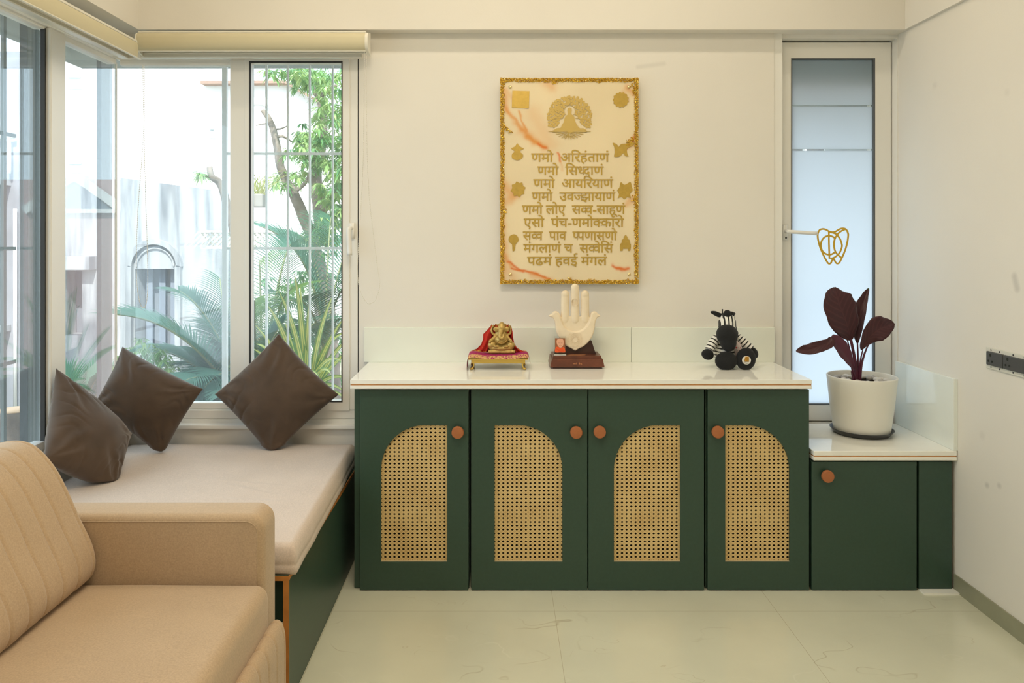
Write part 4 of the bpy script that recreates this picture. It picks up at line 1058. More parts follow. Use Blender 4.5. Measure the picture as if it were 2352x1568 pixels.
box(bm, p1.x, p2_.x, DI - .026, DI + .024, zb0, p1.z, .004, 2)
gb(955, 815, 310, 70, -.006, .027); gb(950, 700, 250, 150, .006, .022)
gb(950, 620, 165, 130, -.008, .022); gb(950, 480, 150, 110, .004, .018)
gb(960, 350, 100, 105, -.006, .017); gb(968, 268, 88, 52, -.001, .016); gb(968, 225, 45, 25, 0, .008)
gb(832, 372, 72, 62, -.008, .0045, roty(12)); gb(1082, 372, 72, 62, -.008, .0045, roty(-12))
gb(735, 740, 105, 95, -.010, .016); gb(1180, 750, 100, 95, -.010, .016)
gb(850, 765, 75, 32, -.026, .008); gb(1060, 765, 75, 32, -.026, .008)
def gt_(pts, r): tube(bm, smooth_closed([g_(a, b, DI) + Vector((0, c, 0)) for a, b, c in pts], 5, False), [q * gs for q in r], 12)
gt_([(950, 370, -.019), (935, 440, -.024), (925, 510, -.029), (945, 560, -.032), (990, 555, -.033), (1008, 510, -.031), (1000, 470, -.030)], [62 - 38 * i / 30 for i in range(31)])
gt_([(800, 510, 0), (745, 470, 0), (722, 390, .002), (762, 285, .002)], [30] * 16); gt_([(1105, 510, 0), (1165, 470, 0), (1182, 390, .002), (1145, 285, .002)], [29] * 16)
gt_([(820, 520, 0), (770, 590, -.010), (690, 640, -.018)], [42] * 11); gt_([(1090, 520, 0), (1130, 590, -.010), (1180, 640, -.018)], [40] * 11)
gb(690, 650, 38, 42, -.02, .008); gb(1185, 650, 36, 42, -.02, .008)
me = remesh(bm, .0011, 1, .4)
idl = thing('idol', 'seated brass elephant headed idol under a red shawl', 'idol', (g_(960, 940, DI).x, DI, zb0))
obj('body', me, M_brass, idl)
bm = B(); tube(bm, smooth_closed([g_(790, 560, DI) + Vector((0, -.014, 0)), g_(860, 650, DI) + Vector((0, -.030, 0)), g_(960, 690, DI) + Vector((0, -.033, 0)), g_(1060, 650, DI) + Vector((0, -.030, 0)), g_(1120, 560, DI) + Vector((0, -.014, 0))], 6, False), .0011, 6)
obj('garland', bm, M_brass, idl)
for zx in (905, 1010): obj('eye', ball(B(), g_(zx, 345, DI) + Vector((0, -.0195, 0)), .0012), M_gasket, idl)
sheet = [[(722, 262), (640, 370), (522, 490), (520, 600), (470, 740), (370, 840), (250, 885)],
         [(760, 275), (735, 400), (690, 540), (660, 660), (600, 780), (560, 880), (520, 925)],
         [(830, 255), (790, 400), (760, 540), (740, 660), (720, 780), (690, 860), (650, 925)],
         [(965, 240), (960, 400), (955, 540), (955, 660), (955, 780), (955, 860), (955, 900)],
         [(1110, 260), (1150, 400), (1170, 540), (1180, 660), (1200, 780), (1230, 860), (1260, 925)],
         [(1165, 280), (1195, 400), (1200, 520), (1215, 660), (1245, 780), (1300, 890), (1400, 1000)],
         [(1192, 300), (1225, 430), (1240, 560), (1262, 700), (1330, 820), (1480, 900), (1640, 990)]]
dep = [-.004, .004, .020, .028, .020, .004, -.006]
def shw(u, v):
    a = u * 6; i = min(int(a), 5); fa = a - i; b = v * 6; j = min(int(b), 5); fb = b - j
    l2 = lambda P, Q, t: (P[0] + (Q[0] - P[0]) * t, P[1] + (Q[1] - P[1]) * t)
    q = l2(l2(sheet[i][j], sheet[i][j + 1], fb), l2(sheet[i + 1][j], sheet[i + 1][j + 1], fb), fa)
    d = dep[i] + (dep[i + 1] - dep[i]) * fa
    d += (.004 * math.sin(u * 46) * (1 - abs(2 * u - 1) * .2)) * (.4 + .6 * v) - .012 * v * v * (abs(2 * u - 1) ** 3)
    p = g_(q[0], q[1] - 10 * math.sin(u * 46) * (1 - v) ** 3, DI + d); p.z = max(p.z, cloth_top + .0035)
    return p
o = obj('shawl', grid(60, 30, shw), M_red, smooth=True); tag(o, 'red and gold shawl draped around the brass idol', 'shawl')

# ------------------------------------------------------------------ carved hand on its wooden plinth
def h_(zx, zy, D): return at(1240 + zx / 6.818, 640 + zy / 6.818, D)
DH = 3.165; hs = DH / F / 6.818
M_cream = mat('cream_stone', (.80, .68, .50), .55, var=.03, vscale=40)
M_rose = mat('rosewood', (.125, .040, .022), .3, var=.35, vscale=18, detail=6)
M_rosed = mat('dark_rosewood', (.05, .018, .012), .35, var=.3, vscale=18)
M_copper = mat('copper_inlay', (.60, .27, .13), .4, metal=.5)
hd = thing('hand_statue', 'cream carved hand with bird shaped thumbs on a stepped rosewood plinth', 'statue', (h_(590, 0, 3.18).x, 3.18, WZ))
def frust(x0, x1, y0, y1, z0, x0b, x1b, y0b, y1b, z1):
    bm = B(); a = [bm.verts.new(p) for p in ((x0, y0, z0), (x1, y0, z0), (x1, y1, z0), (x0, y1, z0))]; b = [bm.verts.new(p) for p in ((x0b, y0b, z1), (x1b, y0b, z1), (x1b, y1b, z1), (x0b, y1b, z1))]
    bm.faces.new(a[::-1]); bm.faces.new(b)
    for i in range(4): bm.faces.new((a[i], a[(i + 1) % 4], b[(i + 1) % 4], b[i]))
    bmesh.ops.bevel(bm, geom=bm.edges[:], offset=.0006, segments=1, affect='EDGES'); return bm
yf, yb2 = 3.112, 3.262
zlo, zhi = h_(0, 1385, yf).z, h_(0, 1260, yf + .004).z
obj('foot_block', box(B(), h_(195, 0, yf).x + .002, h_(975, 0, yf).x, yf + .006, yb2 - .006, WZ, zlo + .001), M_rosed, hd)
pn = obj('plinth', frust(h_(165, 0, yf).x, h_(1015, 0, yf).x, yf, yb2, zlo, h_(188, 0, yf + .004).x, h_(988, 0, yf + .004).x, yf + .004, yb2 - .004, zhi), M_rose, hd)
yu = yf + .012; zu = h_(0, 1208, yu).z
obj('upper_step', frust(h_(205, 0, yu).x, h_(965, 0, yu).x, yu, yb2 - .012, zhi - .001, h_(208, 0, yu).x, h_(960, 0, yu).x, yu + .001, yb2 - .013, zu), M_rose, hd)
sup = [(220, 1160), (290, 972), (325, 972), (410, 1050), (550, 1124), (690, 1050), (775, 972), (810, 972), (882, 1160)]
obj('support', plate([[(h_(a, b, DH).x, h_(a, b, DH).z) for a, b in sup[1:-1]] + [(h_(882, 0, DH).x, zu - .001), (h_(220, 0, DH).x, zu - .001)]], DH + .002, DH + .030, .001, 1), M_rosed, hd)
obj('inscription', lettering('सतं  हेतु', h_(515, 0, yf).x, h_(662, 0, yf).x, h_(0, 1340, yf + .0012).z, .0085, yf + .0006, .0025), M_copper, pn, label='copper inlaid lettering')
ym = lambda zy: yu + .001 + (1205 - zy) / 100 * .10
lf = [(420, 1186), (470, 1165), (520, 1152), (560, 1148), (600, 1158), (660, 1162), (728, 1166), (700, 1186), (640, 1194), (540, 1192), (480, 1194)]
bm = B(); fv = [bm.verts.new((h_(a, 0, ym(b)).x, ym(b), zu + .0007)) for a, b in lf]; bm.faces.new(fv); r = bmesh.ops.extrude_face_region(bm, geom=bm.faces[:]); bmesh.ops.translate(bm, vec=(0, 0, -.0009), verts=[e for e in r['geom'] if isinstance(e, bmesh.types.BMVert)])
bmesh.ops.recalc_face_normals(bm, faces=bm.faces[:]); obj('leaf_plaque', bm, M_copper, hd)
bm = B()
def cap(x0, y0, x1, y1, r, D, dep=.6): tube(bm, [h_(x0, y0, D), h_(x1, y1, D)], [r * hs, r * 1.03 * hs], 24, sx=dep); [ball(bm, h_(x, y, D), (r * hs, r * hs * dep, r * hs), seg=24, rings=16) for x, y in ((x0, y0), (x1, y1))]
cap(550, 140, 550, 640, 65, DH - .001, .75); cap(397, 245, 392, 640, 66, DH, .7); cap(706, 245, 708, 640, 66, DH, .7)
for x, y in ((550, 150), (397, 245), (706, 245)): ball(bm, h_(x, y, DH - .006), (55 * hs, .008, 58 * hs))
pal = smooth_closed([(330, 600), (550, 590), (775, 600), (790, 720), (720, 850), (550, 900), (390, 850), (315, 720)], 6)
bm.from_mesh(plate([[(h_(p.x, p.y, DH).x, h_(p.x, p.y, DH).z) for p in pal]], DH - .008, DH + .010, .003, 2))
cres = smooth_closed([(135, 582), (185, 545), (215, 515), (255, 508), (296, 530), (318, 585), (335, 650), (380, 735), (460, 800), (550, 820), (640, 802), (715, 742), (765, 655), (785, 590), (800, 535), (840, 510), (880, 518), (910, 548), (945, 580), (905, 600), (876, 640), (862, 700), (850, 800), (815, 900), (755, 985), (680, 1052), (605, 1088), (550, 1119), (495, 1088), (420, 1050), (345, 985), (285, 900), (250, 800), (238, 710), (222, 645), (190, 602)], 5)
bm.from_mesh(plate([[(h_(p.x, p.y, DH).x, h_(p.x, p.y, DH).z) for p in cres]], DH - .016, DH + .010, .007, 4))
obj('hand', remesh(bm, .0013, 3, .5), M_cream, hd)
# shallow carvings on the hand
yc1 = DH - .0148
bm = B()
def hp(a, b, D=yc1): p = h_(a, b, D); return (p.x, p.z)
ribbon(bm, [hp(*p) for p in circ(548, 372, 56, 56)], .0009, yc1 - .0006, yc1 + .004)
k_ = 26
for sx, sy in ((1, 0), (0, 1), (-1, 0), (0, -1)):
    a, b = 548 + k_ * sx, 372 + k_ * sy
    tx, ty = -sy, sx
    ribbon(bm, [hp(548, 372), hp(a, b), hp(a + tx * k_, b + ty * k_)], .0010, yc1 - .0006, yc1 + .004)
obj('carving', bm, M_cream, hd)
bm = B(); y_ = DH - .0172
def hq(a, b): p = h_(a, b, y_); return (p.x, p.z)
for r in (95, 74, 40): ribbon(bm, [hq(*p) for p in circ(552, 958, r, r)], .0010, y_ - .0004, y_ + .004)
for q in range(12):
    a = 2 * math.pi * q / 12; ribbon(bm, [hq(552 + 44 * math.cos(a), 958 + 44 * math.sin(a)), hq(552 + 70 * math.cos(a + .26), 958 + 70 * math.sin(a + .26)), hq(552 + 44 * math.cos(a + .52), 958 + 44 * math.sin(a + .52))], .0008, y_ - .0004, y_ + .004)
sq = []
for sx, sy in ((1, -1), (1, 1), (-1, 1), (-1, -1)):
    pts8 = {(1, -1): [(30, -112), (30, -98), (88, -98), (88, -88), (98, -88), (98, -30), (112, -30)], (1, 1): [(112, 30), (98, 30), (98, 88), (88, 88), (88, 98), (30, 98), (30, 112)], (-1, 1): [(-30, 112), (-30, 98), (-88, 98), (-88, 88), (-98, 88), (-98, 30), (-112, 30)], (-1, -1): [(-112, -30), (-98, -30), (-98, -88), (-88, -88), (-88, -98), (-30, -98), (-30, -112)]}[(sx, sy)]
    sq += [hq(552 + a, 958 + b) for a, b in pts8]
ribbon(bm, sq, .0011, y_ - .0004, y_ + .004, True)
obj('carving', bm, M_cream, hd)
# little clear photo stand
ys = yf + .020; zst = zu + .0006
ps = thing('photo_stand', 'small clear acrylic photo block of a bald person in an orange shawl on the plinth', 'photo stand', (h_(318, 0, ys).x, ys + .006, zst))
M_acr = glassmat('clear_acrylic', (.96, .97, .96, 1), 1.2)
xa, xb = h_(224, 0, ys).x, h_(412, 0, ys).x; zt_ = h_(0, 906, ys).z
obj('acrylic_block', box(B(), xa, xb, ys + .004, ys + .012, zst + .003, zt_, .0005, 1), M_acr, ps)
obj('acrylic_base', box(B(), xa, xb, ys, ys + .024, zst, zst + .0032, .0005, 1), mat('frosty_acrylic', (.75, .74, .68), .2), ps)
yp = ys + .0034
def hpp(a, b): p = h_(a, b, yp); return (p.x, p.z)
pr = obj('print', plate([[hpp(238, 1152), hpp(396, 1152), hpp(396, 930), hpp(238, 930)]], yp, yp + .0005), mat('print_brown', S(150, 95, 62), .4), ps)
obj('printed_shawl', plate([[hpp(p.x, p.y) for p in smooth_closed([(241, 1150), (244, 1090), (272, 1062), (300, 1075), (335, 1085), (362, 1068), (385, 1082), (393, 1110), (394, 1150), (318, 1151)], 4)]], yp - .0003, yp), mat('print_orange', S(232, 92, 40), .4), pr)
hdm = obj('printed_head', plate([[hpp(p.x, p.y) for p in smooth_closed([(262, 995), (268, 958), (292, 940), (320, 937), (350, 942), (370, 962), (374, 1000), (368, 1035), (350, 1065), (322, 1078), (298, 1068), (276, 1040)], 4)]], yp - .0006, yp - .0002), mat('print_skin', S(226, 170, 140), .4), pr)
bm = B()
for a, b in ((299, 1006), (340, 1006)): ribbon(bm, [hpp(a - 12, b), hpp(a + 12, b)], .0011, yp - .0008, yp - .0005)
ribbon(bm, [hpp(p.x, p.y) for p in smooth_closed([(300, 1044), (318, 1052), (338, 1044)], 4, False)], .0010, yp - .0008, yp - .0005)
ribbon(bm, [hpp(319, 1005), hpp(315, 1030), hpp(324, 1031)], .0007, yp - .0008, yp - .0005)
obj('printed_face', bm, mat('print_shadow', S(150, 95, 72), .5), pr)
bm = B()
for k in range(5): ribbon(bm, [hpp(p.x, p.y) for p in smooth_closed([(250 + 10 * k, 1090 + 10 * k), (300 + 8 * k, 1105 + 9 * k), (365 + 4 * k, 1090 + 12 * k)], 4, False)], .0006, yp - .0005, yp - .0003)
obj('printed_folds', bm, mat('print_dark_orange', S(190, 62, 28), .5), pr)

# ------------------------------------------------------------------ toy zebra
def z_(zx, zy, D): return at(1560 + zx / 7.8417, 680 + zy / 7.8417, D)
DZ = 3.15; zs_ = DZ / F / 7.8417
M_blk = mat('black_plush', (.008, .009, .010), .95, bump=.3, bscale=900, sheen=.05, var=.3, vscale=300)
def stripemat(name, scale, rotz_=0, prof=.45, coord='UV', dist=0, ax='Y'):
    m = mat(name, (.8, .79, .74), .9, sheen=.2); b = m.node_tree.nodes['Principled BSDF']
    if coord == 'UV': src = N(m, 'ShaderNodeUVMap').outputs[0]
    else: src = N(m, 'ShaderNodeTexCoord').outputs['Object']
    wv = N(m, 'ShaderNodeTexWave', wave_type='BANDS', bands_direction=ax); wv.inputs['Scale'].default_value = scale; wv.inputs['Distortion'].default_value = dist; wv.inputs['Detail Scale'].default_value = 2
    mp = N(m, 'ShaderNodeMapping'); mp.inputs['Rotation'].default_value = (0, rotz_, 0); L(m, src, mp.inputs[0]); L(m, mp.outputs[0], wv.inputs['Vector'])
    gt = N(m, 'ShaderNodeMath', operation='GREATER_THAN'); L(m, wv.outputs['Fac'], gt.inputs[0]); gt.inputs[1].default_value = prof
    mx = N(m, 'ShaderNodeMix', data_type='RGBA'); L(m, gt.outputs[0], mx.inputs[0]); mx.inputs[6].default_value = (.8, .79, .74, 1); mx.inputs[7].default_value = (.01, .01, .01, 1)
    L(m, mx.outputs[2], b.inputs['Base Color']); return m
M_arm = stripemat('striped_plush_arm', 2.1, prof=.74)
M_zbody = stripemat('striped_plush_body', 22, prof=.72, coord='OBJ', ax='Z', dist=1.2)
M_zhead = stripemat('striped_plush_head', 20, prof=.66, coord='OBJ', ax='X', dist=1.0)
zb_ = thing('toy_zebra', 'black and white striped plush toy zebra sitting on the worktop', 'plush toy', (z_(880, 0, DZ).x, DZ, WZ))
bm = B(); ball(bm, z_(850, 980, DZ + .03), (230 * zs_, .052, 270 * zs_), seg=28, rings=18)
for v in bm.verts: v.co.z = max(v.co.z, WZ + .0005)
obj('body', bm, M_zbody, zb_)
bm = B(); tube(bm, smooth_closed([z_(870, 640, DZ - .01), z_(868, 540, DZ - .008), z_(866, 430, DZ), z_(868, 330, DZ + .008), z_(868, 285, DZ + .010)], 5, False), [165 * zs_] * 5 + [155 * zs_] * 5 + [(140 - 6 * i) * zs_ for i in range(6)] + [(104 - 14 * i) * zs_ for i in range(5)], 24)
hdz = obj('head', bm, M_zhead, zb_)
bm = B(); ball(bm, z_(862, 690, DZ - .035), (190 * zs_, .045, 182 * zs_), seg=28, rings=18)
ball(bm, z_(885, 830, DZ - .040), (140 * zs_, .036, 168 * zs_), seg=28, rings=18); ball(bm, z_(985, 660, DZ - .02), (70 * zs_, .03, 80 * zs_))
obj('muzzle', remesh(bm, .003, 4, .6), M_blk, hdz)
bm = B(); ball(bm, z_(868, 322, DZ - .012), (72 * zs_, .018, 74 * zs_)); ball(bm, z_(935, 330, DZ - .004), (62 * zs_, .014, 55 * zs_)); ball(bm, z_(905, 385, DZ - .012), (36 * zs_, .01, 48 * zs_)); ball(bm, z_(855, 395, DZ - .014), (26 * zs_, .008, 34 * zs_))
obj('mane', bm, M_blk, hdz)
bm = B(); tube(bm, [z_(780, 315, DZ), z_(778, 250, DZ - .002)], [.0022, .0026], 8); ball(bm, z_(778, 245, DZ), .003); obj('tuft', bm, M_blk, hdz)
def ear(pts, rr, dy):
    bm = B(); tube(bm, smooth_closed([z_(a, b, DZ + dy) for a, b in pts], 5, False), rr, 14, sx=.4, sy=1); return bm
n_ = 16
obj('ear', ear([(790, 345), (720, 340), (640, 305), (562, 284)], [.0015 + .0085 * math.sin(math.pi * min(1, (i / 15) * .92 + .08)) ** .7 for i in range(16)], 0), M_blk, hdz)
obj('ear', ear([(925, 330), (960, 328), (990, 318), (1016, 318)], [.0075 * math.sin(math.pi * min(1, (i / 15) * .8 + .2)) ** .8 + .0008 for i in range(16)], .004), M_blk, hdz)
bm = B()
ey = lambda zx, zy: ball(bm, z_(zx, zy, DZ - .0295), (.0022, .001, .003))
def limb(name, pts, r, m, par): bm = B(); tube(bm, smooth_closed(pts, 6, False), r, 20); return obj(name, bm, m, par)
aL = limb('arm', [z_(760, 700, DZ + .02), z_(680, 760, DZ + .010), z_(600, 860, DZ), z_(545, 970, DZ - .008)], [76 * zs_] * 7 + [84 * zs_] * 12, M_arm, zb_)
bm = B(); ball(bm, z_(512, 1050, DZ - .012), (112 * zs_, .020, 96 * zs_), roty(20)); obj('hoof', bm, M_blk, aL)
aR = limb('arm', [z_(1010, 700, DZ + .03), z_(1085, 770, DZ + .02), z_(1185, 860, DZ + .012), z_(1290, 955, DZ + .004)], [74 * zs_] * 7 + [82 * zs_] * 12, M_arm, zb_)
bm = B(); ball(bm, z_(1345, 1020, DZ + .002), (70 * zs_, .018, 105 * zs_), roty(-22)); obj('hoof', bm, M_blk, aR)
DFt = 3.098
lL = limb('leg', [z_(780, 1130, DZ + .03), z_(790, 1150, DZ), z_(830, 1165, DFt + .012)], [95 * zs_] * 13, M_arm, zb_)
bm = B(); ball(bm, z_(845, 1165, DFt), (200 * DFt / F / 7.84, .024, 170 * DFt / F / 7.84), seg=28, rings=18)
for v in bm.verts: v.co.z = max(v.co.z, WZ + .0005)
obj('foot', bm, M_blk, lL)
lR = limb('leg', [z_(960, 1130, DZ + .03), z_(1060, 1140, DZ + .005), z_(1190, 1130, DFt + .012)], [95 * zs_] * 13, M_arm, zb_)
bm = B(); ball(bm, z_(1200, 1130, DFt), (178 * DFt / F / 7.84, .024, 205 * DFt / F / 7.84), roty(8), seg=28, rings=18)
for v in bm.verts: v.co.z = max(v.co.z, WZ + .0005)
ft = obj('foot', bm, M_blk, lR)
yb_ = DFt - .0243
def zp(a, b): p = z_(a, b, yb_); return (p.x, p.z)
bg_ = obj('badge', plate([[zp(*p) for p in circ(1215, 1155, 78, 76)][:-1]], yb_, yb_ + .004, .0004, 1), mat('badge_white', (.75, .73, .66), .7), ft, label='round white badge with yellow emblem')
obj('badge_emblem', plate([[zp(*p) for p in ((1184, 1100), (1200, 1088), (1245, 1088), (1262, 1102), (1256, 1120), (1258, 1150), (1252, 1180), (1178, 1180), (1176, 1150), (1182, 1128))]], yb_ - .0004, yb_ + .001), mat('badge_yellow', S(205, 150, 40), .6), bg_)
bm = B()
for pts in ([(1192, 1108), (1225, 1100), (1256, 1110)], [(1190, 1124), (1254, 1122)], [(1188, 1140), (1205, 1136), (1222, 1142), (1250, 1138)], [(1200, 1160), (1225, 1152), (1240, 1162)], [(1180, 1180), (1254, 1180)], [(1182, 1128), (1178, 1178)], [(1256, 1120), (1254, 1178)]):
    ribbon(bm, [zp(*p) for p in pts], .0008, yb_ - .0008, yb_ - .0004)
ribbon(bm, [zp(p.x, p.y) for p in smooth_closed([(1156, 1188), (1164, 1200), (1172, 1192), (1180, 1206), (1190, 1196), (1198, 1212), (1206, 1200), (1214, 1216), (1222, 1202), (1230, 1214), (1240, 1202), (1252, 1208)], 3, False)], .0008, yb_ - .0008, yb_)
obj('badge_print', bm, M_gasket, bg_)
yq = DZ - .0205
def zq(a, b): p = z_(a, b, yq); return (p.x, p.z)
bm = B(); ball(bm, z_(1030, 950, DZ - .004), (95 * zs_, .020, 150 * zs_), roty(-8)); bib = obj('tummy_patch', bm, mat('pale_pink_plush', (.72, .60, .58), .9), zb_, label='pale pink tummy with smiling face print')
M_pr = mat('print_red', (.65, .02, .03), .6)
for a in (1028, 1097): obj('printed_cheek', ball(B(), z_(a, 928, DZ - .0215 if a < 1060 else DZ - .018), (.0028, .0022, .004)), M_pr, bib)
bm = B(); tube(bm, smooth_closed([z_(1034, 955, DZ - .024), z_(1058, 985, DZ - .0235), z_(1090, 985, DZ - .021)], 4, False), .0006, 6)
tube(bm, [z_(1052, 920, DZ - .0242), z_(1053, 928, DZ - .0242)], .0007, 6); tube(bm, [z_(1066, 920, DZ - .0235), z_(1067, 928, DZ - .0235)], .0007, 6); tube(bm, [z_(965, 1015, DZ - .02), z_(1000, 998, DZ - .0235)], .0016, 6)
obj('printed_smile', bm, M_gasket, bib)

# ------------------------------------------------------------------ potted plant on the low worktop
def q_(zx, zy, D): return at(1780 + zx / 3.136, 600 + zy / 3.136, D)
PC = Vector((X(1979, 3.15), 3.15, LZ))
M_potw = mat('white_ceramic', (.80, .79, .73), .35)
M_sauc = mat('dark_grey_plastic', (.028, .03, .032), .4)
o = obj('saucer', lathe(B(), [(0, .0005), (.100, .0005), (.106, .003), (.121, .020), (.1225, .022), (.1205, .0225), (.105, .006), (0, .005)], PC, 56), M_sauc); tag(o, 'dark grey plastic saucer under the white plant pot', 'saucer')
zb_p, zr = LZ + .0062, .7745
pp = thing('potted_plant', 'dark maroon leaved plant in a white pot on the low worktop', 'potted plant', (PC.x, PC.y, zb_p))
hgt = zr - zb_p
obj('pot', lathe(B(), [(0, 0), (.100, 0), (.1065, .004), (.109, .012), (.1215, hgt * .45), (.1335, hgt * .93), (.1350, hgt - .003), (.1340, hgt), (.1300, hgt), (.1295, hgt - .004), (.125, hgt * .8), (.124, hgt * .78), (0, hgt * .78)], (PC.x, PC.y, zb_p), 64), M_potw, pp)
zsoil = zb_p + hgt * .855
obj('soil', lathe(B(), [(0, .006), (.06, .004), (.1225, 0)], (PC.x, PC.y, zsoil), 40), mat('potting_soil', (.06, .04, .03), .95, var=.5, vscale=60, bump=.6, bscale=120), pp)
M_mar = mat('maroon_leaf', (.055, .012, .017), .42, spec=.4)
def _veins(m):
    b = m.node_tree.nodes['Principled BSDF']; uvn = N(m, 'ShaderNodeUVMap'); sx = N(m, 'ShaderNodeSeparateXYZ'); L(m, uvn.outputs[0], sx.inputs[0])
    c = N(m, 'ShaderNodeMath', operation='SUBTRACT'); L(m, sx.outputs[0], c.inputs[0]); c.inputs[1].default_value = .5
    ab = N(m, 'ShaderNodeMath', operation='ABSOLUTE'); L(m, c.outputs[0], ab.inputs[0])
    k = N(m, 'ShaderNodeMath', operation='MULTIPLY_ADD'); L(m, sx.outputs[1], k.inputs[0]); k.inputs[1].default_value = 9
    k2 = N(m, 'ShaderNodeMath', operation='MULTIPLY'); L(m, ab.outputs[0], k2.inputs[0]); k2.inputs[1].default_value = -5; L(m, k2.outputs[0], k.inputs[2])
    si = N(m, 'ShaderNodeMath', operation='SINE'); k3 = N(m, 'ShaderNodeMath', operation='MULTIPLY'); L(m, k.outputs[0], k3.inputs[0]); k3.inputs[1].default_value = 6.283; L(m, k3.outputs[0], si.inputs[0])
    mr = N(m, 'ShaderNodeMapRange'); L(m, si.outputs[0], mr.inputs[0]); mr.inputs[1].default_value = .2; mr.inputs[2].default_value = 1
    mid = N(m, 'ShaderNodeMath', operation='LESS_THAN'); L(m, ab.outputs[0], mid.inputs[0]); mid.inputs[1].default_value = .02
    mm = N(m, 'ShaderNodeMath', operation='MAXIMUM'); L(m, mr.outputs[0], mm.inputs[0]); L(m, mid.outputs[0], mm.inputs[1])
    mx = N(m, 'ShaderNodeMix', data_type='RGBA'); L(m, mm.outputs[0], mx.inputs[0]); mx.inputs[6].default_value = (.046, .011, .016, 1); mx.inputs[7].default_value = (.064, .016, .021, 1); L(m, mx.outputs[2], b.inputs['Base Color'])
_veins(M_mar)
M_marp = mat('purple_stem', (.085, .014, .035), .45, var=.2, vscale=20)
M_grn = mat('fresh_green_leaf', (.10, .20, .03), .45)
def leaf(path, wl, wr, face, fold=.25, wave=.003, m=None, seed=0):
    """path: midrib points; wl/wr: half widths to the left and right along it (m)"""
    P = smooth_closed(path, 6, False); n = len(P) - 1; face = Vector(face).normalized()
    itp = lambda A, t: (lambda k: A[min(int(k), len(A) - 2)] + (A[min(int(k), len(A) - 2) + 1] - A[min(int(k), len(A) - 2)]) * (k - min(int(k), len(A) - 2)))(t * (len(A) - 1))
    def fn(u, v):
        i = round(v * n); T = (P[min(i + 1, n)] - P[max(i - 1, 0)]).normalized(); Wd = T.cross(face).normalized(); Nn = Wd.cross(T)
        a = u * 2 - 1; hw = itp(wl if a < 0 else wr, v)
        if Nn.dot(face) < 0: Nn = -Nn
        return P[i] + Wd * a * hw + Nn * (abs(a) * hw * fold + wave * noise.noise((v * 5, a * 2, seed)) * (abs(a) * 2) + wave * .8 * math.sin(v * 26 + seed) * a * a)
    bm = grid(12, n, fn); r = bmesh.ops.extrude_face_region(bm, geom=bm.faces[:])
    for e in r['geom']:
        if isinstance(e, bmesh.types.BMVert): e.co -= face * .0006
    bmesh.ops.recalc_face_normals(bm, faces=bm.faces[:])
    return obj('leaf', bm, m or M_mar, pp, smooth=True)
pxm = 3.15 / F / 3.136                                   # metres per zoomed pixel at the plant
W_ = lambda *a: [v * pxm for v in a]
leaf([q_(545, 570, 3.14), q_(525, 470, 3.13), q_(480, 350, 3.12), q_(445, 250, 3.125), q_(428, 186, 3.14)], W_(4, 82, 125, 140, 138, 118, 70, 4), W_(4, 55, 95, 112, 115, 105, 66, 4), (.15, -1, .1), .10, .0035, seed=1)
leaf([q_(592, 588, 3.16), q_(600, 470, 3.16), q_(620, 350, 3.165), q_(648, 260, 3.17), q_(674, 193, 3.175)], W_(6, 34, 50, 58, 54, 38, 22, 2), W_(6, 22, 30, 33, 30, 22, 14, 2), (-.2, -1, .1), .55, .003, seed=2)
leaf([q_(655, 300, 3.174), q_(664, 240, 3.174), q_(676, 190, 3.174)], W_(2, 12, 10, 2), W_(2, 3, 3, 2), (-.2, -1, .1), .3, .002, m=M_grn, seed=9)
leaf([q_(622, 638, 3.12), q_(672, 560, 3.11), q_(735, 500, 3.10), q_(800, 470, 3.10), q_(862, 448, 3.11)], W_(6, 40, 62, 84, 96, 80, 46, 3), W_(5, 18, 50, 72, 74, 62, 40, 3), (.1, -1, .25), .22, .004, seed=3)
leaf([q_(572, 775, 3.13), q_(520, 690, 3.11), q_(465, 610, 3.10), q_(405, 540, 3.095)], W_(8, 30, 46, 52, 42, 14), W_(6, 28, 46, 54, 50, 20), (.1, -1, .3), .25, .002, m=M_marp, seed=4)
leaf([q_(400, 545, 3.093), q_(385, 585, 3.085), q_(320, 612, 3.08), q_(240, 640, 3.08), q_(152, 645, 3.09)], W_(10, 38, 42, 44, 40, 30, 6), W_(8, 26, 32, 36, 44, 36, 6), (.05, -1, .5), .3, .003, seed=5)
leaf([q_(530, 300, 3.165), q_(538, 265, 3.168), q_(528, 238, 3.17)], W_(8, 22, 16, 3), W_(6, 22, 16, 3), (.15, -1, .1), .1, .002, m=M_grn, seed=6)
for pts, r in (([(596, 905, 3.15), (588, 800, 3.15), (570, 680, 3.148), (546, 560, 3.142)], (14, 9)), ([(602, 905, 3.155), (598, 780, 3.16), (597, 680, 3.16), (594, 585, 3.16)], (11, 5)), ([(610, 905, 3.145), (618, 780, 3.14), (640, 680, 3.13), (672, 600, 3.12)], (11, 5)),
               ([(604, 905, 3.15), (606, 800, 3.145), (618, 700, 3.13), (632, 640, 3.125)], (8, 4)), ([(584, 905, 3.14), (576, 840, 3.135), (560, 790, 3.13), (548, 740, 3.13)], (11, 6)), ([(590, 905, 3.15), (570, 760, 3.155), (540, 640, 3.15), (520, 560, 3.145)], (7, 4)), ([(580, 905, 3.13), (560, 840, 3.125), (550, 790, 3.12)], (7, 4))):
    P = smooth_closed([q_(*p) for p in pts], 5, False); P[0].z = zsoil - .01
    bm = B(); tube(bm, P, [(r[0] + (r[1] - r[0]) * i / (len(P) - 1)) * pxm for i in range(len(P))], 10); obj('stem', bm, M_marp, pp)
M_peb = [mat('white_pebble', (.66, .64, .60), .5, var=.06, vscale=20), mat('grey_pebble', (.42, .41, .40), .55, var=.1, vscale=20)]
rn = random.Random(3); placed = []
pebs = []
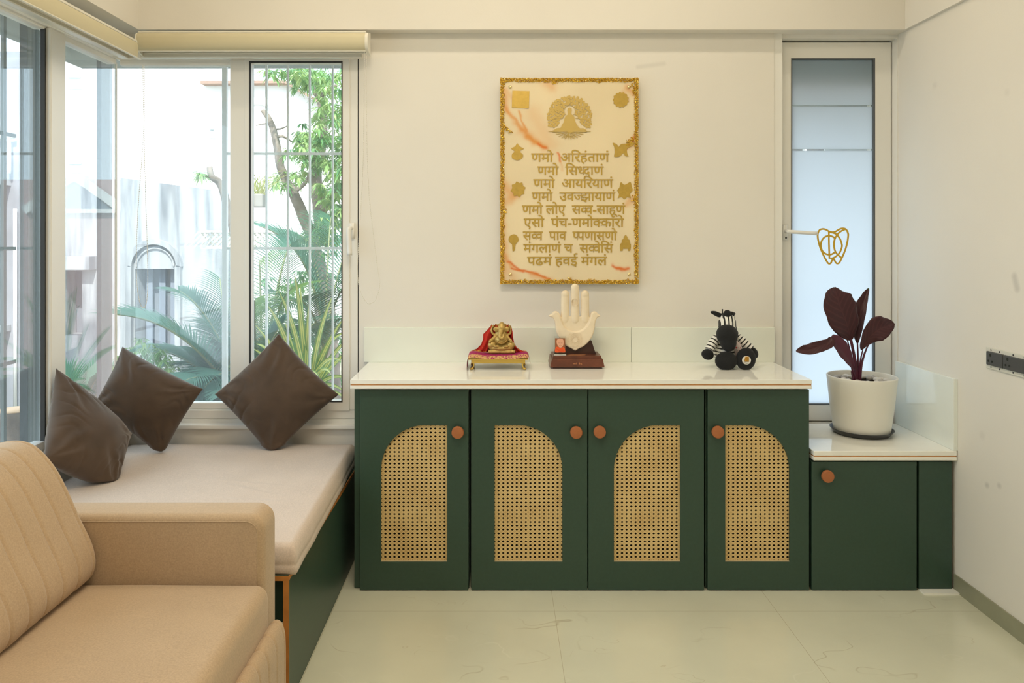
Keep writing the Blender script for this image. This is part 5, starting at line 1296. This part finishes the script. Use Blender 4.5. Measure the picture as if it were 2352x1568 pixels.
for mi in (0, 1):
    bm = B(); ball(bm, (0, 0, 0), (.0165, .014, .011), seg=18, rings=12)
    for v in bm.verts: v.co *= 1 + .10 * noise.noise(v.co * 60 + Vector((mi * 5, 0, 0)))
    pebs.append(obj('pebble', bm, M_peb[mi])); 
used = [False, False]
ring = [(a, .103) for a in range(0, 360, 20)] + [(a + 9, .069) for a in range(0, 360, 32)]
for a, rr in ring:
    x, y = PC.x + rr * math.cos(R(a)), PC.y + rr * math.sin(R(a)); mi = 0 if rn.random() < .68 else 1
    if used[mi]: o = pebs[mi].copy(); C.objects.link(o)
    else: o = pebs[mi]; used[mi] = True
    o.location = (x, y, zsoil + .0115 + (.0035 if rr < .1 else 0)); o.rotation_euler = (rn.uniform(-.2, .2), rn.uniform(-.2, .2), rn.uniform(0, 3)); k = rn.uniform(.84, 1.0); o.scale = (k, k, k)
    o['label'] = ('smooth white pebble' if mi == 0 else 'smooth grey pebble') + ' lying on the soil in the white plant pot'; o['category'] = 'pebble'; o['group'] = ('white' if mi == 0 else 'grey') + ' pebbles in the plant pot'

# ------------------------------------------------------------------ outside: grilles, eave, garden
GZ = -1.25
M_ground = mat('garden_soil', (.30, .27, .20), .95, var=.35, vscale=2)
struct('ground', box(B(), -30, 30, YW + .6, 60, GZ - .2, GZ), M_ground)
bm = box(B(), -14, -2.2, -8, YW + .6, GZ - .2, GZ); struct('ground', bm, M_ground)
bm = box(B(), -2.11, 1.95, 3.5, 3.86, 2.2, 2.34); box(bm, -2.11, -1.79, -2.8, 3.5, 2.2, 2.34)
box(bm, 1.12, 1.95, 3.50, 4.25, 2.0, 2.2); box(bm, 1.84, 1.95, 3.6, 4.3, -1.2, 2.2)
struct('trim_7', bm, M_grey)                                        # concrete eave, plus unseen lintel and fin added to shade the frosted window
struct('trim_8', box(B(), -1.95, 1.95, 3.52, 3.60, -1.3, Z(985, YW) - .06), M_grey)
M_ledge = mat('grille_ledge', (.60, .62, .60), .7)
gr = thing('window_grille', 'white steel grille of upright bars outside the right hand pane', 'grille', (X(660, 3.6), 3.6, .45))
for px in (612, 661, 711.5, 764): obj('upright_bar', box(B(), X(px, 3.6) - .0045, X(px, 3.6) + .0045, 3.597, 3.606, .47, 2.2), M_metal, gr)
for py in (353, 570): obj('cross_bar', box(B(), X(516, 3.6), -.5, 3.594, 3.599, Z(py, 3.6) - .006, Z(py, 3.6) + .006), M_metal, gr)
obj('end_post', box(B(), X(511, 3.6), X(522, 3.6), 3.59, 3.612, .47, 2.2, .002, 1), M_metal, gr)
gl = thing('window_grille', 'grey steel grille outside the left window', 'grille', (-1.86, 2.6, .45))
for yy in (1.86 * F / (VX - 8), 2.25): obj('upright_bar', box(B(), -1.866, -1.854, yy - .008, yy + .008, .47, 2.2), M_outer, gl)
for py in (297, 572, 848): zz = Z(py, 2.75); obj('cross_bar', box(B(), -1.864, -1.856, 1.6, 2.93, zz - .007, zz + .007), M_outer, gl)

# plastered outhouse wall with an arched opening
M_plas = mat('weathered_plaster', (.40, .41, .43), .9, var=.10, vscale=1.2, detail=8)
def _streak(m):
    b = m.node_tree.nodes['Principled BSDF']; src = b.inputs['Base Color'].links[0].from_socket
    g = N(m, 'ShaderNodeNewGeometry'); mp = N(m, 'ShaderNodeMapping'); mp.inputs['Scale'].default_value = (5, 5, .55); L(m, g.outputs['Position'], mp.inputs[0])
    n = N(m, 'ShaderNodeTexNoise'); n.inputs['Scale'].default_value = 1.3; n.inputs['Detail'].default_value = 7; L(m, mp.outputs[0], n.inputs['Vector'])
    r = N(m, 'ShaderNodeMapRange'); r.inputs[1].default_value = .47; r.inputs[2].default_value = .66; r.inputs[4].default_value = .75; L(m, n.outputs['Fac'], r.inputs[0])
    mx = N(m, 'ShaderNodeMix', data_type='RGBA'); L(m, r.outputs[0], mx.inputs[0]); L(m, src, mx.inputs[6]); mx.inputs[7].default_value = (.12, .13, .15, 1); L(m, mx.outputs[2], b.inputs['Base Color'])
_streak(M_plas)
YO = 10.0
def oz(px, py, D=YO): return (X(px, D), Z(py, D))
oh = thing('garden_outhouse', 'weathered white plaster outhouse wall with an arched window beyond the glass', 'building', (X(330, YO), YO + .3, GZ))
outer = [oz(96, 400), oz(262, 404), oz(268, 409), oz(505, 440), oz(508, 620), oz(515, 1000), oz(515, 1010)]
wallp = [(X(96, YO), GZ), (X(525, YO), GZ), oz(525, 470), oz(505, 438), oz(268, 407), oz(96, 400)]
hole1 = [oz(310, 815), oz(310, 617), oz(403, 617), oz(403, 815)]
hole2 = [oz(146, 770), oz(146, 622), oz(189, 622), oz(189, 770)]
obj('wall', plate([wallp, hole1, hole2], YO, YO + .3), M_plas, oh)
arc = lambda cx_, cy_, r0, r1: [oz(cx_ + r1 * math.cos(R(a)), cy_ - r1 * math.sin(R(a))) for a in range(0, 181, 8)] + [oz(cx_ + r0 * math.cos(R(a)), cy_ - r0 * math.sin(R(a))) for a in range(180, -1, -8)]
obj('arch_moulding', plate([arc(358, 612, 51, 63)], YO - .07, YO), M_plas, oh)
obj('arch_moulding', plate([arc(358, 612, 41, 44)], YO - .03, YO), M_plas, oh)
for a, b in ((294, 307), (406, 419)): obj('pilaster', plate([[oz(a, 612), oz(b, 612), oz(b, 830), oz(a, 830)]], YO - .07, YO), M_plas, oh)
obj('lintel', box(B(), X(136, YO), X(222, YO), YO - .18, YO, Z(618, YO), Z(588, YO)), M_plas, oh)
obj('dark_interior', box(B(), X(120, YO), X(500, YO), YO + .32, YO + .36, GZ, Z(560, YO)), mat('outhouse_inside', (.20, .22, .26), .9, var=.2, vscale=3), oh)
for a in (322, 352, 378): obj('shutter_slat', box(B(), X(a, YO), X(a + 14, YO), YO + .18, YO + .2, Z(815, YO), Z(617, YO)), mat('grey_shutter', (.22, .25, .31), .8), oh)
# far white house with a gabled roof edge
YH = 17.0
M_house = mat('white_house_paint', (.86, .86, .84), .9, var=.03, vscale=1)
M_eave = mat('brown_fascia', (.34, .22, .17), .8)
fh = thing('far_house', 'sunlit white house with a brown gabled roof edge far beyond the garden', 'house', (X(640, YH), YH + 2, GZ))
def hz_(px, py): return oz(px, py, YH)
obj('wall', plate([[(X(90, YH), GZ), (X(900, YH), GZ), hz_(900, 360), hz_(762, 257), hz_(662, 196), hz_(470, 196), hz_(470, 130), hz_(90, 130)]], YH, YH + 4), M_house, fh)
bm = B(); ribbon(bm, [hz_(470, 194), hz_(662, 193), hz_(762, 252), hz_(900, 355)], .06, YH - .25, YH); obj('fascia', bm, M_eave, fh)
bm = B(); ribbon(bm, [oz(590 + 58 * math.cos(R(a)), 300 - 62 * math.sin(R(a)), YH) for a in range(-20, 181, 10)], .045, YH - .05, YH); obj('arch_moulding', bm, mat('pale_moulding', (.60, .58, .55), .9), fh)
M_shut = mat('pale_shutter', (.55, .56, .56), .8)
for (a, b, c, d) in ((160, 192, 150, 205), (161, 193, 352, 398), (484, 496, 275, 318)):
    wn = obj('window', box(B(), X(a, YH), X(b, YH), YH - .06, YH, Z(d, YH), Z(c, YH)), M_shut, fh)
    obj('louvre', box(B(), X(a + 2, YH), X(b - 2, YH), YH - .09, YH - .06, Z((c + d) / 2 + 3, YH), Z((c + d) / 2, YH)), M_grey, wn)
# grey wall with a drainpipe close to the left window
YL = 7.0
sh = thing('neighbour_wall', 'stained grey white wall with white pipe and ledges outside the left window', 'wall', (X(0, YL), YL, GZ))
obj('wall', box(B(), X(-420, YL), X(47, YL), YL, YL + .4, GZ, Z(118, YL)), mat('grey_render', (.30, .31, .345), .9, var=.3, vscale=2.5, detail=8), sh)
obj('pier', box(B(), X(-420, YL), X(13, YL), YL - .25, YL, GZ, Z(428, YL)), mat('stained_plaster', (.20, .205, .22), .9, var=.3, vscale=3), sh)
for py in (412, 745): obj('ledge', box(B(), X(-420, YL), X(26, YL), YL - .35, YL, Z(py + 14, YL), Z(py, YL)), M_plas, sh)
bm = B(); tube(bm, smooth_closed([(X(-200, YL), YL - .06, Z(316, YL)), (X(25, YL), YL - .06, Z(316, YL)), (X(30, YL), YL - .06, Z(322, YL)), (X(30, YL), YL - .06, Z(400, YL))], 4, False), .018, 8)
obj('pipe', bm, mat('white_pipe', (.8, .8, .8), .5), sh)
bm = B(); tube(bm, [(X(41, YL), YL - .04, Z(480, YL)), (X(41, YL), YL - .04, Z(930, YL))], .016, 8); obj('pipe', bm, bpy.data.materials['white_pipe'], sh)
# cut log on the outer ledge
lc = (X(36, 3.7), 3.7)
lg = thing('cut_log', 'upright cut log with a fresh pale sawn top outside the left window', 'log', (lc[0], lc[1], Z(1030, 3.7)))
rl = 36 * 3.7 / F
M_bark = mat('bark', (.20, .155, .125), .95, var=.5, vscale=12, bump=.9, bscale=40)
bm = grid(28, 10, lambda u, v: Vector((lc[0] + math.cos(6.2832 * u) * rl * (1 + .06 * noise.noise((math.cos(6.28 * u) * 3, math.sin(6.28 * u) * 3, v * 4))), lc[1] + math.sin(6.2832 * u) * rl, Z(1200, 3.7) + (Z(942, 3.7) - Z(1200, 3.7)) * v)), closed_u=True)
obj('trunk', bm, M_bark, lg)
obj('sawn_top', lathe(B(), [(0, 0), (rl * .98, 0), (rl * .98, .006), (0, .0065)], (lc[0], lc[1], Z(942, 3.7)), 28), mat('fresh_wood', (.72, .48, .30), .8, var=.1, vscale=20), lg)
struct('trim_9', box(B(), -2.3, -1.9, 1.2, 4.0, Z(1200, 3.7) - .1, Z(1200, 3.7)), M_grey)
# garden house that shows only as a reflection in the left panes
pk = thing('garden_house', 'pink garden house with a white edged blue gable', 'house', (1.65, 9.4, GZ))
obj('wall', box(B(), .55, 2.75, 9.03, 9.8, GZ, 2.03), mat('pink_paint', (.55, .38, .36), .9), pk)
obj('gable', plate([[(1.20, 1.66), (2.10, 1.66), (1.65, 2.03)]], 9.0, 9.03), mat('slate_blue', (.16, .20, .25), .8), pk)
bm = B(); ribbon(bm, [(1.06, 1.66), (1.60, 2.04), (1.70, 2.04), (2.24, 1.66)], .10, 8.97, 9.0); ribbon(bm, [(1.15, 1.655), (2.15, 1.655)], .045, 8.97, 9.0); obj('gable_trim', bm, M_house, pk)

nb = thing('shed', 'dark grey shed with white posts seen through the clear strips of the frosted window', 'shed', (X(1890, 8), 8.2, GZ))
obj('wall', box(B(), X(1790, 8), X(1978, 8), 8, 8.5, GZ, Z(300, 8)), mat('dark_grey_boards', (.055, .06, .065), .8), nb)
for a, b in ((1846, 1851), (1896, 1901), (1947, 1962)): obj('post', box(B(), X(a, 7.9), X(b, 7.9), 7.88, 7.93, GZ, Z(230, 7.9)), M_house, nb)
obj('roof_rail', box(B(), X(1790, 7.9), X(1975, 7.9), 7.86, 7.94, Z(236, 7.9), Z(228, 7.9)), M_house, nb)

# ---- plants
M_palm = [leafmat('palm_green_blue', (.060, .17, .115, 1), (.11, .25, .175, 1), 2), leafmat('palm_green_deep', (.032, .115, .068, 1), (.065, .18, .105, 1), 2), leafmat('palm_green_light', (.16, .32, .07, 1), (.28, .42, .12, 1), 2)]
M_stem = mat('palm_stem', (.22, .24, .12), .8, var=.2, vscale=5)
def frond(par, p0, p1, p2, ll, m, n=44, seed=0, droop=.42, start=.16, wd=.0075):
    rn = random.Random(seed); path = bez(p0, p1, p2, 40); bm = B()
    tube(bm, path[::2], [.012 * (1 - .8 * i / 20) + .002 for i in range(21)], 6, mi=1)
    for k in range(n):
        t = start + (1 - start) * k / (n - 1); q = t * 40; i = min(int(q), 39); p = path[i].lerp(path[i + 1], q - i)
        T = (path[min(i + 2, 40)] - path[max(i - 1, 0)]).normalized(); S_ = T.cross(Vector((0, 0, 1)))
        S_ = S_.normalized() if S_.length > .05 else Vector((1, 0, 0)); U = S_.cross(T).normalized()
        ln = ll * (.45 + .55 * math.sin(math.pi * min(1, (t - start) / (1 - start) * .80 + .18))) * rn.uniform(.88, 1.1)
        for sd in (-1, 1):
            d = (S_ * sd * .85 + T * (.35 + .75 * t) + U * .35).normalized(); w_ = wd * rn.uniform(.8, 1.15); c = p.copy(); prev = None; N_ = 5
            dd = d.copy()
            for s in range(N_ + 1):
                u = s / N_; hw = w_ * (.55 + .45 * math.sin(math.pi * min(1, u * 1.1 + .1))) * (1 - u ** 3 * .95)
                wv_ = dd.cross(Vector((0, 0, 1))); wv_ = wv_.normalized() if wv_.length > .05 else T
                wv_ = (wv_ * .75 + U * .3).normalized()
                a, b = bm.verts.new(c - wv_ * hw), bm.verts.new(c + wv_ * hw)
                if prev: bm.faces.new((prev[0], prev[1], b, a)).smooth = True
                prev = (a, b); dd = (dd + Vector((0, 0, -droop * .34))).normalized(); c = c + dd * ln / N_
    return obj('frond', bm, [m, M_stem], par)
def palm(name, label, base, fronds, seed):
    b = at(*base); r0 = thing('palm', label, 'palm', (b.x, b.y, GZ), 'palms in the garden')
    bm = B(); tube(bm, [(b.x, b.y, GZ), (b.x + .02, b.y, (GZ + b.z) / 2), (b.x, b.y, b.z)], [.05, .04, .03], 10); obj('stem', bm, M_stem, r0)
    for k, (c, t, ll, mi, *o_) in enumerate(fronds): frond(r0, b, at(*c), at(*t), ll, M_palm[mi], seed=seed * 50 + k, **(o_[0] if o_ else {}))
palm('palm', 'palm with a long arching frond in front of the arched window', (560, 960, 5.6), [
    ((455, 735, 5.3), (268, 722, 5.1), .42, 0, dict(n=52, droop=.25)), ((505, 720, 5.5), (412, 668, 5.6), .38, 0), ((470, 850, 5.4), (330, 905, 5.2), .34, 0), ((480, 800, 5.7), (392, 838, 5.9), .34, 1),
    ((520, 780, 5.6), (505, 640, 5.9), .34, 1), ((545, 800, 5.4), (470, 890, 5.0), .34, 0), ((560, 860, 5.3), (520, 905, 4.9), .30, 0), ((600, 800, 5.6), (650, 740, 5.6), .36, 0), ((430, 900, 5.3), (375, 960, 5.1), .34, 1), ((500, 880, 5.2), (400, 930, 4.9), .34, 0), ((525, 850, 5.5), (438, 858, 5.3), .34, 0), ((535, 860, 5.2), (455, 935, 4.9), .32, 1), ((515, 830, 5.7), (445, 800, 5.8), .36, 0), ((545, 900, 5.1), (500, 960, 4.7), .3, 0), ((480, 880, 5.6), (350, 870, 5.6), .34, 1), ((500, 830, 5.2), (415, 880, 4.9), .36, 0), ((530, 800, 5.8), (480, 740, 6.0), .36, 1), ((490, 900, 5.1), (420, 985, 4.8), .34, 0), ((545, 840, 5.6), (510, 790, 5.4), .34, 1), ((450, 800, 5.5), (330, 800, 5.4), .36, 0)], 1)
palm('palm', 'bright green palm behind the lower left of the right hand pane', (600, 900, 6.2), [
    ((575, 700, 6.2), (560, 560, 6.4), .5, 1), ((600, 680, 6.2), (596, 600, 6.0), .45, 2), ((630, 690, 6.0), (672, 660, 5.8), .42, 2), ((580, 760, 6.0), (585, 690, 5.6), .42, 2), ((640, 760, 6.0), (690, 790, 5.6), .42, 0), ((560, 780, 6.1), (520, 760, 6.2), .42, 0),
    ((605, 800, 5.8), (600, 860, 5.2), .4, 2), ((640, 600, 6.4), (668, 560, 6.6), .5, 0)], 2)
palm('palm', 'dark green palm with wide fronds at the right edge of the right hand pane', (745, 830, 7.0), [
    ((735, 560, 7.0), (598, 520, 6.8), .62, 0, dict(n=50)), ((720, 640, 6.9), (640, 705, 6.4), .60, 1), ((760, 640, 6.8), (830, 640, 6.5), .62, 1), ((740, 680, 6.6), (690, 790, 6.0), .55, 1), ((770, 560, 7.2), (838, 520, 7.3), .62, 0), ((745, 590, 7.2), (690, 540, 7.5), .6, 0),
    ((780, 700, 6.6), (850, 740, 6.3), .55, 1), ((752, 560, 7.2), (760, 500, 7.6), .6, 1), ((700, 700, 6.6), (640, 800, 6.2), .5, 0)], 3)
palm('palm', 'dark low palm glimpsed through the left panes', (190, 985, 6.0), [((190, 860, 6.0), (120, 850, 6.0), .4, 1), ((200, 850, 6.0), (250, 860, 6.1), .4, 1), ((170, 900, 5.8), (130, 950, 5.6), .36, 1), ((210, 900, 5.9), (262, 930, 5.8), .36, 0), ((230, 860, 6.2), (290, 840, 6.3), .36, 0)], 4)
# variegated pandanus in a pot on the outer ledge
def varmat():
    m = mat('variegated_leaf', (.2, .35, .1), .4); b = m.node_tree.nodes['Principled BSDF']
    uvn = N(m, 'ShaderNodeUVMap'); sx = N(m, 'ShaderNodeSeparateXYZ'); L(m, uvn.outputs[0], sx.inputs[0])
    r = N(m, 'ShaderNodeValToRGB'); r.color_ramp.interpolation = 'CONSTANT'
    el = r.color_ramp.elements; el[0].position = 0; el[0].color = (.20, .34, .09, 1); el[1].position = .25; el[1].color = (.74, .70, .20, 1)
    e = el.new(.46); e.color = (.30, .44, .12, 1); e = el.new(.56); e.color = (.76, .72, .24, 1); e = el.new(.76); e.color = (.18, .32, .08, 1)
    L(m, sx.outputs[0], r.inputs[0]); L(m, r.outputs[0], b.inputs['Base Color']); return m
M_var = varmat()
D0 = 4.05; pb = at(704, 915, D0)
struct('trim_10', box(B(), -1.3, -.4, 3.85, 4.3, pb.z - .30, pb.z - .22), M_ledge)
pd = thing('variegated_plant', 'potted plant with long yellow and green striped leaves outside the right hand pane', 'plant', (pb.x, pb.y, pb.z - .22))
obj('pot', lathe(B(), [(.07, -.22), (.10, 0), (.105, .005), (.095, .005), (.09, -.01), (0, -.012)], pb, 28), mat('white_plastic_pot', (.7, .7, .68), .5), pd)
def blade(par, p0, p1, p2, wd, seed):
    rn = random.Random(seed); path = bez(p0, p1, p2, 16); vf = Vector((rn.uniform(-.3, .3), -1, rn.uniform(-.1, .5))).normalized()
    def fn(u, v):
        i = round(v * 16); p = path[i]; T = (path[min(i + 1, 16)] - path[max(i - 1, 0)]).normalized(); Wd = T.cross(vf).normalized(); Nn = Wd.cross(T)
        t = v; hw = wd * min(1, .35 + t * 3) * (1 - t ** 2.2) ** .8 + .0004; a = u * 2 - 1
        return p + Wd * a * hw + Nn * (abs(a) * hw * .45)
    return obj('leaf', grid(4, 16, fn), M_var, par)
bl_ = [((700, 760), (690, 690), (676, 628), 4.0, .013), ((690, 790), (680, 720), (640, 668), 3.95, .015), ((680, 800), (650, 735), (612, 698), 3.92, .015), ((718, 800), (730, 740), (768, 672), 4.0, .013), ((705, 800), (708, 740), (711, 690), 4.05, .014),
       ((730, 830), (760, 760), (790, 730), 4.1, .012), ((735, 850), (770, 790), (800, 778), 3.95, .013), ((670, 850), (620, 770), (585, 745), 4.05, .012), ((665, 870), (610, 800), (580, 800), 4.0, .012), ((660, 860), (600, 750), (588, 790), 4.15, .011),
       ((720, 850), (755, 770), (785, 830), 3.85, .012), ((700, 850), (712, 800), (738, 880), 3.8, .013), ((730, 880), (770, 830), (798, 870), 3.88, .012), ((720, 880), (760, 850), (792, 900), 3.8, .011), ((680, 890), (650, 830), (610, 860), 3.86, .012),
       ((690, 860), (670, 780), (655, 740), 4.1, .012), ((712, 840), (724, 780), (742, 750), 4.12, .012), ((690, 890), (640, 850), (590, 870), 3.9, .012), ((740, 880), (790, 800), (805, 800), 4.1, .012), ((700, 880), (690, 830), (700, 905), 3.75, .012), ((745, 890), (780, 870), (800, 925), 3.85, .01),
       ((698, 800), (696, 720), (690, 655), 4.12, .011), ((660, 880), (620, 850), (575, 905), 3.92, .012), ((735, 860), (745, 800), (760, 860), 3.78, .011), ((715, 870), (735, 830), (750, 915), 3.74, .011), ((722, 830), (750, 740), (800, 762), 4.15, .011)]
for k, (a, b, c, D, wd) in enumerate(bl_): blade(pd, pb + Vector((.02 * math.sin(k * 2.4), .02 * math.cos(k * 2.4), 0)), at(*[(a[i] + 2 * b[i]) / 3 for i in (0, 1)], (D + D0) / 2), at(*c, D), wd * 1.35, k)
# mango tree
M_trunk = mat('tree_bark', (.26, .215, .18), .95, var=.3, vscale=9, bump=.5, bscale=30)
M_leafs = [leafmat('mango_leaf', (.16, .34, .10, 1), (.40, .52, .20, 1), 6), leafmat('mango_leaf_dark', (.09, .25, .10, 1), (.18, .36, .14, 1), 6)]
DTm = 8.5
tb = at(742, 640, DTm); tr = thing('tree', 'mango tree with a pruned bare limb behind the grille', 'tree', (tb.x, tb.y, GZ))
def limb_(name, pts, r0, r1, par=None):
    P = smooth_closed([at(*p) for p in pts], 5, False); P = [p + Vector((.02 * noise.noise(p * 5), 0, .02 * noise.noise(p * 5 + Vector((3, 3, 3))))) for p in P]
    bm = B(); tube(bm, P, [r0 + (r1 - r0) * i / (len(P) - 1) for i in range(len(P))], 9); return obj(name, bm, M_trunk, par or tr)
tk = obj('trunk', tube(B(), [(tb.x + .1, tb.y, GZ), (tb.x + .05, tb.y, 0), (tb.x, tb.y, tb.z)], [.16, .13, .11], 12), M_trunk, tr)
limb_('branch', [(742, 645, 8.5), (715, 540, 8.5), (690, 480, 8.4), (674, 440, 8.3), (655, 415, 8.3), (640, 360, 8.2), (628, 300, 8.2), (614, 268, 8.2), (604, 254, 8.2)], .075, .024)
limb_('branch', [(740, 560, 8.6), (734, 470, 8.7), (726, 400, 8.8), (738, 330, 8.8), (742, 270, 8.8), (734, 225, 8.8)], .09, .035)
limb_('branch', [(734, 225, 8.8), (720, 205, 8.8), (712, 170, 8.9)], .04, .02); limb_('branch', [(734, 225, 8.8), (752, 210, 8.7), (775, 195, 8.6)], .04, .015)
limb_('branch', [(674, 440, 8.3), (700, 420, 8.3), (710, 395, 8.2)], .03, .012); limb_('branch', [(628, 320, 8.2), (650, 312, 8.2), (672, 324, 8.3)], .022, .008); limb_('branch', [(622, 297, 8.2), (645, 296, 8.2), (662, 288, 8.2)], .014, .005)
limb_('branch', [(612, 284, 8.2), (598, 285, 8.2), (588, 287, 8.2)], .01, .004); limb_('branch', [(742, 480, 8.5), (770, 440, 8.4), (800, 420, 8.3)], .05, .02)
limb_('branch', [(640, 1080, 8.5), (600, 820, 8.5), (560, 640, 8.4), (532, 500, 8.3), (505, 425, 8.2), (487, 405, 8.1), (482, 383, 8.1)], .06, .03); limb_('branch', [(487, 405, 8.1), (475, 403, 8.1), (460, 402, 8.1)], .016, .007)
rn = random.Random(9); bm = B()
def leafcluster(c, n, ln, mi):
    for k in range(n):
        a = rn.uniform(0, 6.283); d = Vector((math.cos(a), math.sin(a), rn.uniform(-.9, .25))).normalized(); l = ln * rn.uniform(.7, 1.2); sd = d.cross(Vector((0, 0, 1))).normalized(); w2 = l * .11
        m1 = c + d * l * .45; e = c + d * l + Vector((0, 0, -l * .35)); vs = [bm.verts.new(p) for p in (c, m1 - sd * w2, m1 + sd * w2, e)]; md_ = bm.verts.new(m1 + Vector((0, 0, -w2 * .4)))
        for q in ((vs[0], vs[1], md_), (vs[0], md_, vs[2]), (vs[1], vs[3], md_), (md_, vs[3], vs[2])): f = bm.faces.new(q); f.material_index = mi; f.smooth = True
regions = [(690, 175, 40, 24, 26), (745, 190, 45, 40, 34), (720, 165, 60, 16, 22), (770, 260, 26, 60, 30), (735, 265, 20, 24, 10), (725, 320, 40, 26, 34), (700, 310, 26, 20, 14), (740, 370, 45, 24, 34), (775, 400, 26, 70, 40), (770, 480, 34, 50, 40), (735, 440, 22, 22, 12), (640, 415, 14, 14, 7), (655, 400, 8, 12, 5),
           (662, 420, 8, 10, 4), (690, 400, 20, 14, 8), (745, 540, 50, 34, 34), (790, 330, 20, 60, 22), (616, 165, 22, 10, 5), (640, 160, 20, 10, 5), (462, 398, 8, 7, 5), (660, 345, 14, 10, 5), (695, 350, 18, 20, 10)]
for (a, b, ra, rb, n) in regions:
    for k in range(int(n * 1.15)): leafcluster(at(a + rn.gauss(0, ra * .5), b + rn.gauss(0, rb * .5), DTm + rn.uniform(-.9, .6)), 10, .125, rn.choice((0, 0, 1)))
obj('foliage', bm, M_leafs, tr, kind='stuff')
# small leafy shrubs, lattice screen, hanging planter
def shrub(label, regs, D, mi, ln, stem):
    global bm
    b = at(*stem, D); r0 = thing('shrub', label, 'shrub', (b.x, b.y, GZ), 'leafy shrubs in the garden'); bm = B()
    for (a, c, ra, rb, n) in regs:
        for k in range(n): leafcluster(at(a + rn.gauss(0, ra * .5), c + rn.gauss(0, rb * .5), D + rn.uniform(-.3, .3)), 7, ln, mi)
    obj('foliage', bm, M_leafs, r0, kind='stuff')
    bm = B()
    for k in range(6): tube(bm, bez((b.x, b.y, GZ), (b.x + .1 * (k - 2.5), b.y, (GZ + b.z) / 2), at(regs[0][0] + (k - 2.5) * 14, regs[0][1], D), 8), .008, 5)
    obj('stem', bm, M_stem, r0)
shrub('light green leafy shrub in front of the arched window', [(345, 815, 60, 26, 50), (330, 790, 24, 20, 14), (300, 850, 40, 26, 30), (370, 850, 40, 26, 30)], 5.4, 0, .06, (340, 880))
shrub('dark green undergrowth between the palms at the foot of the garden', [(640, 830, 60, 50, 50), (760, 790, 50, 60, 50), (700, 640, 70, 30, 30)], 10.2, 1, .16, (650, 880))
lt = thing('lattice_screen', 'small white diamond lattice screen in the garden', 'screen', (X(545, 9), 9, Z(566, 9)))
bm = B()
for k in range(-1, 14):
    a = 470 + k * 12
    for s in (1, -1):
        pts = [(a, 532), (a + s * 34, 566)]
        ribbon(bm, [oz(*p, 9) for p in pts], .016, 9 + .01 * s, 9.008 + .01 * s)
M_lat = mat('lattice_white', (.72, .68, .60), .7)
obj('lattice', bm, M_lat, lt); obj('rail', box(B(), X(462, 9), X(640, 9), 8.97, 9.04, Z(571, 9), Z(565, 9)), M_lat, lt); obj('rail', box(B(), X(462, 9), X(640, 9), 8.97, 9.04, Z(534, 9), Z(529, 9)), M_lat, lt)
pg = at(590, 448, 7.6); hp_ = thing('hanging_planter', 'grey planter with yellow green grass at the left of the right hand pane', 'planter', (pg.x, pg.y, pg.z - .12))
obj('trough', box(B(), pg.x - .09, pg.x + .08, pg.y - .08, pg.y + .08, pg.z - .12, pg.z + .01, .01), mat('planter_grey', (.30, .27, .24), .8), hp_)
rn = random.Random(21); bm = B()
for k in range(90):
    b = pg + Vector((rn.uniform(-.09, .08), rn.uniform(-.06, .06), 0)); d = Vector((rn.uniform(-.12, .12), rn.uniform(-.1, .1), rn.uniform(.1, .24))); P = bez(b, b + d, b + d * 1.3 + Vector((d.x, d.y, -.05)), 5)
    ribbon_v = [(bm.verts.new(p + Vector((-.003, 0, 0))), bm.verts.new(p + Vector((.003, 0, 0)))) for p in P]
    for i in range(5): bm.faces.new((ribbon_v[i][0], ribbon_v[i][1], ribbon_v[i + 1][1], ribbon_v[i + 1][0]))
obj('grass', bm, leafmat('yellow_grass', (.34, .36, .08, 1), (.5, .48, .16, 1), 5), hp_, kind='stuff')
